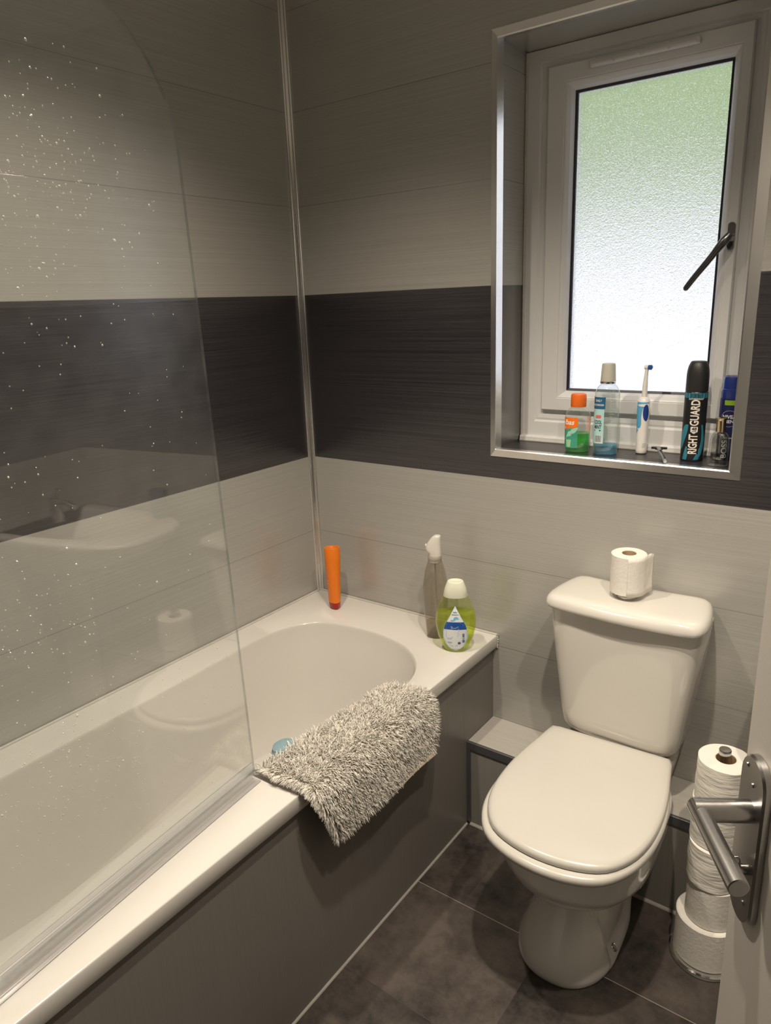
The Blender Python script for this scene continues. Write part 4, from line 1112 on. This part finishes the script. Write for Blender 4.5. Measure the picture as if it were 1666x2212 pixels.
patch('teal_flash', [(.030, -.041, -.028), (.045, -.039, -.023), (.060, -.036, -.018), (.075, -.031, -.0145), (.086, -.025, -.0135), (.090, -.020, -.0135)], tl, rg, gm(.0003))
patch('teal_flash', [(.003, .002, .014), (.018, .009, .022), (.034, .016, .027), (.050, .019, .030), (.070, .019, .026), (.090, .0165, .021)], tl, rg, gm(.0003))
patch('black_panel', rows(.019, .150, lambda t: -.0125, lambda t: .0135, 4), M_BLACK, rg, gm(.0005))
patch('white_badge', [(.0685, .0, .0005), (.0735, -.0075, .0085), (.0845, -.0075, .0085), (.0855, -.0065, .0075)], simple('badge_white', (.74, .70, .66), .5), rg, gm(.0008))
lettering('lettering', [('RIGHT', .0265, .0005, .0435, 0, .0007, .0480, True, 0), ('GUARD', .0265, .0005, .1190, 0, .0007, .0620, True, 0), ('48', .0100, .0005, .0800, .1, .0003, .0110, False, 1), ('HOUR', .0036, .0005, .0742, 0, .0001, .0090, False, 1),
                        ('ANTI-PERSPIRANT', .0052, 0, .1515, .2, .0001, .0340, False, 0), ('INVISIBLE', .0042, 0, .1618, 0, .0001, .0240, False, 1), ('PROTECTION', .0042, 0, .1570, 0, .0001, .0220, False, 1)],
          [simple('ink_bone', (.76, .70, .63), .5), simple('ink_black', (.015, .02, .03), .5)], rg, gm(.0011))

# navy deodorant can behind
nv = thing('deodorant_can', 'navy spray can with lime band in the right corner of the sill', 'spray can', (1.2565, .118, ZS), (0, 0, 0))
bm = bmesh.new(); lathe(bm, [(.0235, .0004), (.0248, .001), (.0255, .004), (.0252, .148), (.0245, .151)], 48)
obj('can_body', bm, simple('can_navy', (.012, .016, .075), .3, 0, .06), nv)
bm = bmesh.new(); lathe(bm, [(.0240, .1512), (.0245, .153), (.0240, .172), (.0225, .173), (.0222, .196), (.0205, .201), (.0150, .2035), (.001, .2040)], 48)
tag(obj('cap', bm, simple('cap_blue', (.018, .035, .19), .25, 0, .1, coat=.4), nv), 'glossy blue cap')
nm = lambda off: cyl_map(.0253, radians(-84), 1, 1, off)
patch('lime_band', rows(.136, .1475, lambda t: -.013, lambda t: .030, 2), simple('label_lime', (.22, .38, .02), .4), nv, nm(.0004))
lettering('lettering', [('NIVEA', .0115, .000, .1080, 0, .0004, .0300, False, 0), ('MEN', .0105, .000, .0970, 0, .0003, .0200, False, 0), ('DRY', .0050, -.004, .0575, 0, .0001, .0080, False, 0), ('IMPACT', .0045, .008, .0575, 0, .0001, .0120, False, 0)], [simple('ink_silver', (.62, .60, .62), .4)], nv, nm(.0006))
bm = bmesh.new(); f = nm(.0005); Nn = 40
ra = [bm.verts.new(f(.0195 * cos(a), .104 + .0195 * sin(a))) for a in np.linspace(0, 2 * pi, Nn, endpoint=False)]; rb = [bm.verts.new(f(.0188 * cos(a), .104 + .0188 * sin(a))) for a in np.linspace(0, 2 * pi, Nn, endpoint=False)]
for i in range(Nn): bm.faces.new((ra[i], ra[(i + 1) % Nn], rb[(i + 1) % Nn], rb[i]))
obj('ring_mark', bm, simple('ink_ring', (.45, .44, .42), .4), nv, smooth=False, recalc=False)

# perfume bottle
pf = thing('perfume_bottle', 'small clear glass perfume bottle with gold cap on the sill', 'perfume bottle', (1.2520, .0475, ZS), (0, 0, radians(10)))
pp = [(.0205, .0005), (.0225, .003), (.0225, .010), (.0205, .0125), (.0212, .016), (.0216, .03), (.0212, .055), (.0195, .068), (.0150, .0765), (.0100, .0800), (.0095, .0820)]
bm = bmesh.new(); loft(bm, [sell(r, r * .72, z, 44, 2.3) for r, z in pp])
obj('bottle_body', bm, clear('perfume_glass', (.90, .91, .89), .10, .02, spec_gain=.85, edge=.25), pf, angle=50)
bm = bmesh.new(); loft(bm, [sell(r, r * .72, z, 40, 2.3) for r, z in ((.0145, .013), (.0172, .017), (.0175, .030))])
obj('perfume', bm, clear('perfume_liquid', (.10, .11, .13), .04, .02), pf, angle=50)
bm = bmesh.new(); loft(bm, [sell(r, r * .72, z, 40, 2.3) for r, z in ((.0170, .0302), (.0165, .055), (.0150, .066), (.0095, .074))])
obj('inner_wall', bm, clear('perfume_inner', (.90, .90, .88), .08, .02), pf, angle=50)
bm = bmesh.new(); tube(bm, [(0, 0, .018), (0, 0, .082)], .0016, 8); obj('dip_tube', bm, clear('perfume_tube', (.8, .8, .78), .1, .05, haze=.15), pf)
M_GOLD = simple('gold_metal', (.78, .64, .42), .18, 1.0, .04)
bm = bmesh.new(); lathe(bm, [(.0105, .0805), (.0108, .0815), (.0108, .106), (.0122, .1085), (.0135, .1115), (.0130, .1130), (.0110, .1136), (.001, .1138)], 32)
tag(obj('cap', bm, M_GOLD, pf), 'gold flared cap')
def pfm(x, y, off=.0006):
    r = float(np.interp(y, [p[1] for p in pp], [p[0] for p in pp])); a = radians(-62) + x / .021
    return ((r + off) * cos(a), (r * .72 + off) * sin(a), y)
bm_items = [('BOSS', .0180, .001, .0420, 0, .0004, .0420, True, 0)]
lettering('lettering', bm_items, [simple('embossed_glass', (.55, .56, .55), .1, .7)], pf, pfm)

# ------------------------------------------------------------------ lights
def downlight(name_i, x, y, watts, size=128, blend=1.0, label=''):
    t = thing('ceiling_light', label, 'ceiling light', (x, y, ZC), group='ceiling downlights')
    bm = bmesh.new(); lathe(bm, [(.030, -.0005), (.042, -.0005), (.042, -.004), (.038, -.006), (.030, -.003)], 32, cap0=False, cap1=False); obj('bezel', bm, M_CHROME, t)
    L = bpy.data.lights.new('lamp', 'SPOT'); L.energy = watts; L.color = (1.0, .875, .71); L.spot_size = radians(size); L.spot_blend = blend; L.shadow_soft_size = .022
    o = bpy.data.objects.new('lamp', L); COL.objects.link(o); o.parent = t; o.location = (0, 0, -.012)
    return t
downlight(0, .59, -.90, 58, label='ceiling downlight above the middle of the bath')
downlight(1, 1.28, -.92, 78, label='ceiling downlight between the toilet and the doorway')
downlight(2, 1.68, -1.0, 60, label='ceiling downlight nearest the right wall')

w = bpy.data.worlds.new('sky'); scn.world = w; w.use_nodes = True
nt = w.node_tree; nt.nodes.clear()
bg = nt.nodes.new('ShaderNodeBackground'); wo_ = nt.nodes.new('ShaderNodeOutputWorld')
tc = nt.nodes.new('ShaderNodeTexCoord'); sep = nt.nodes.new('ShaderNodeSeparateXYZ'); nt.links.new(tc.outputs['Generated'], sep.inputs[0])
mr = nt.nodes.new('ShaderNodeMapRange'); mr.inputs['From Min'].default_value = -0.1; mr.inputs['From Max'].default_value = .8; nt.links.new(sep.outputs['Z'], mr.inputs['Value'])
mx = nt.nodes.new('ShaderNodeMix'); mx.data_type = 'RGBA'; nt.links.new(mr.outputs[0], mx.inputs[0]); mx.inputs[6].default_value = (1.0, .98, 1.0, 1); mx.inputs[7].default_value = (.75, .85, 1.0, 1)
nt.links.new(mx.outputs[2], bg.inputs[0]); bg.inputs[1].default_value = 2.5
nt.links.new(bg.outputs[0], wo_.inputs[0])

# ------------------------------------------------------------------ camera and view
cam = bpy.data.cameras.new('camera'); co = bpy.data.objects.new('camera', cam); COL.objects.link(co)
co.location = (1.6091404, -1.75551623, 1.5192938)
co.rotation_mode = 'XYZ'; co.rotation_euler = (radians(73.86324448), radians(2.1612103), radians(36.08251554))
cam.sensor_fit = 'VERTICAL'; cam.sensor_height = 36.0; cam.lens = 1551.6722 / 2212 * 36.0
cam.clip_start = .02; cam.clip_end = 60
scn.camera = co
scn.view_settings.view_transform = 'Standard'; scn.view_settings.look = 'None'
scn.view_settings.exposure = 0.24; scn.view_settings.gamma = 1.0
scn.view_settings.use_curve_mapping = False
scn.cycles.max_bounces = 12; scn.cycles.diffuse_bounces = 5; scn.cycles.glossy_bounces = 5; scn.cycles.transmission_bounces = 8
scn.cycles.transparent_max_bounces = 32
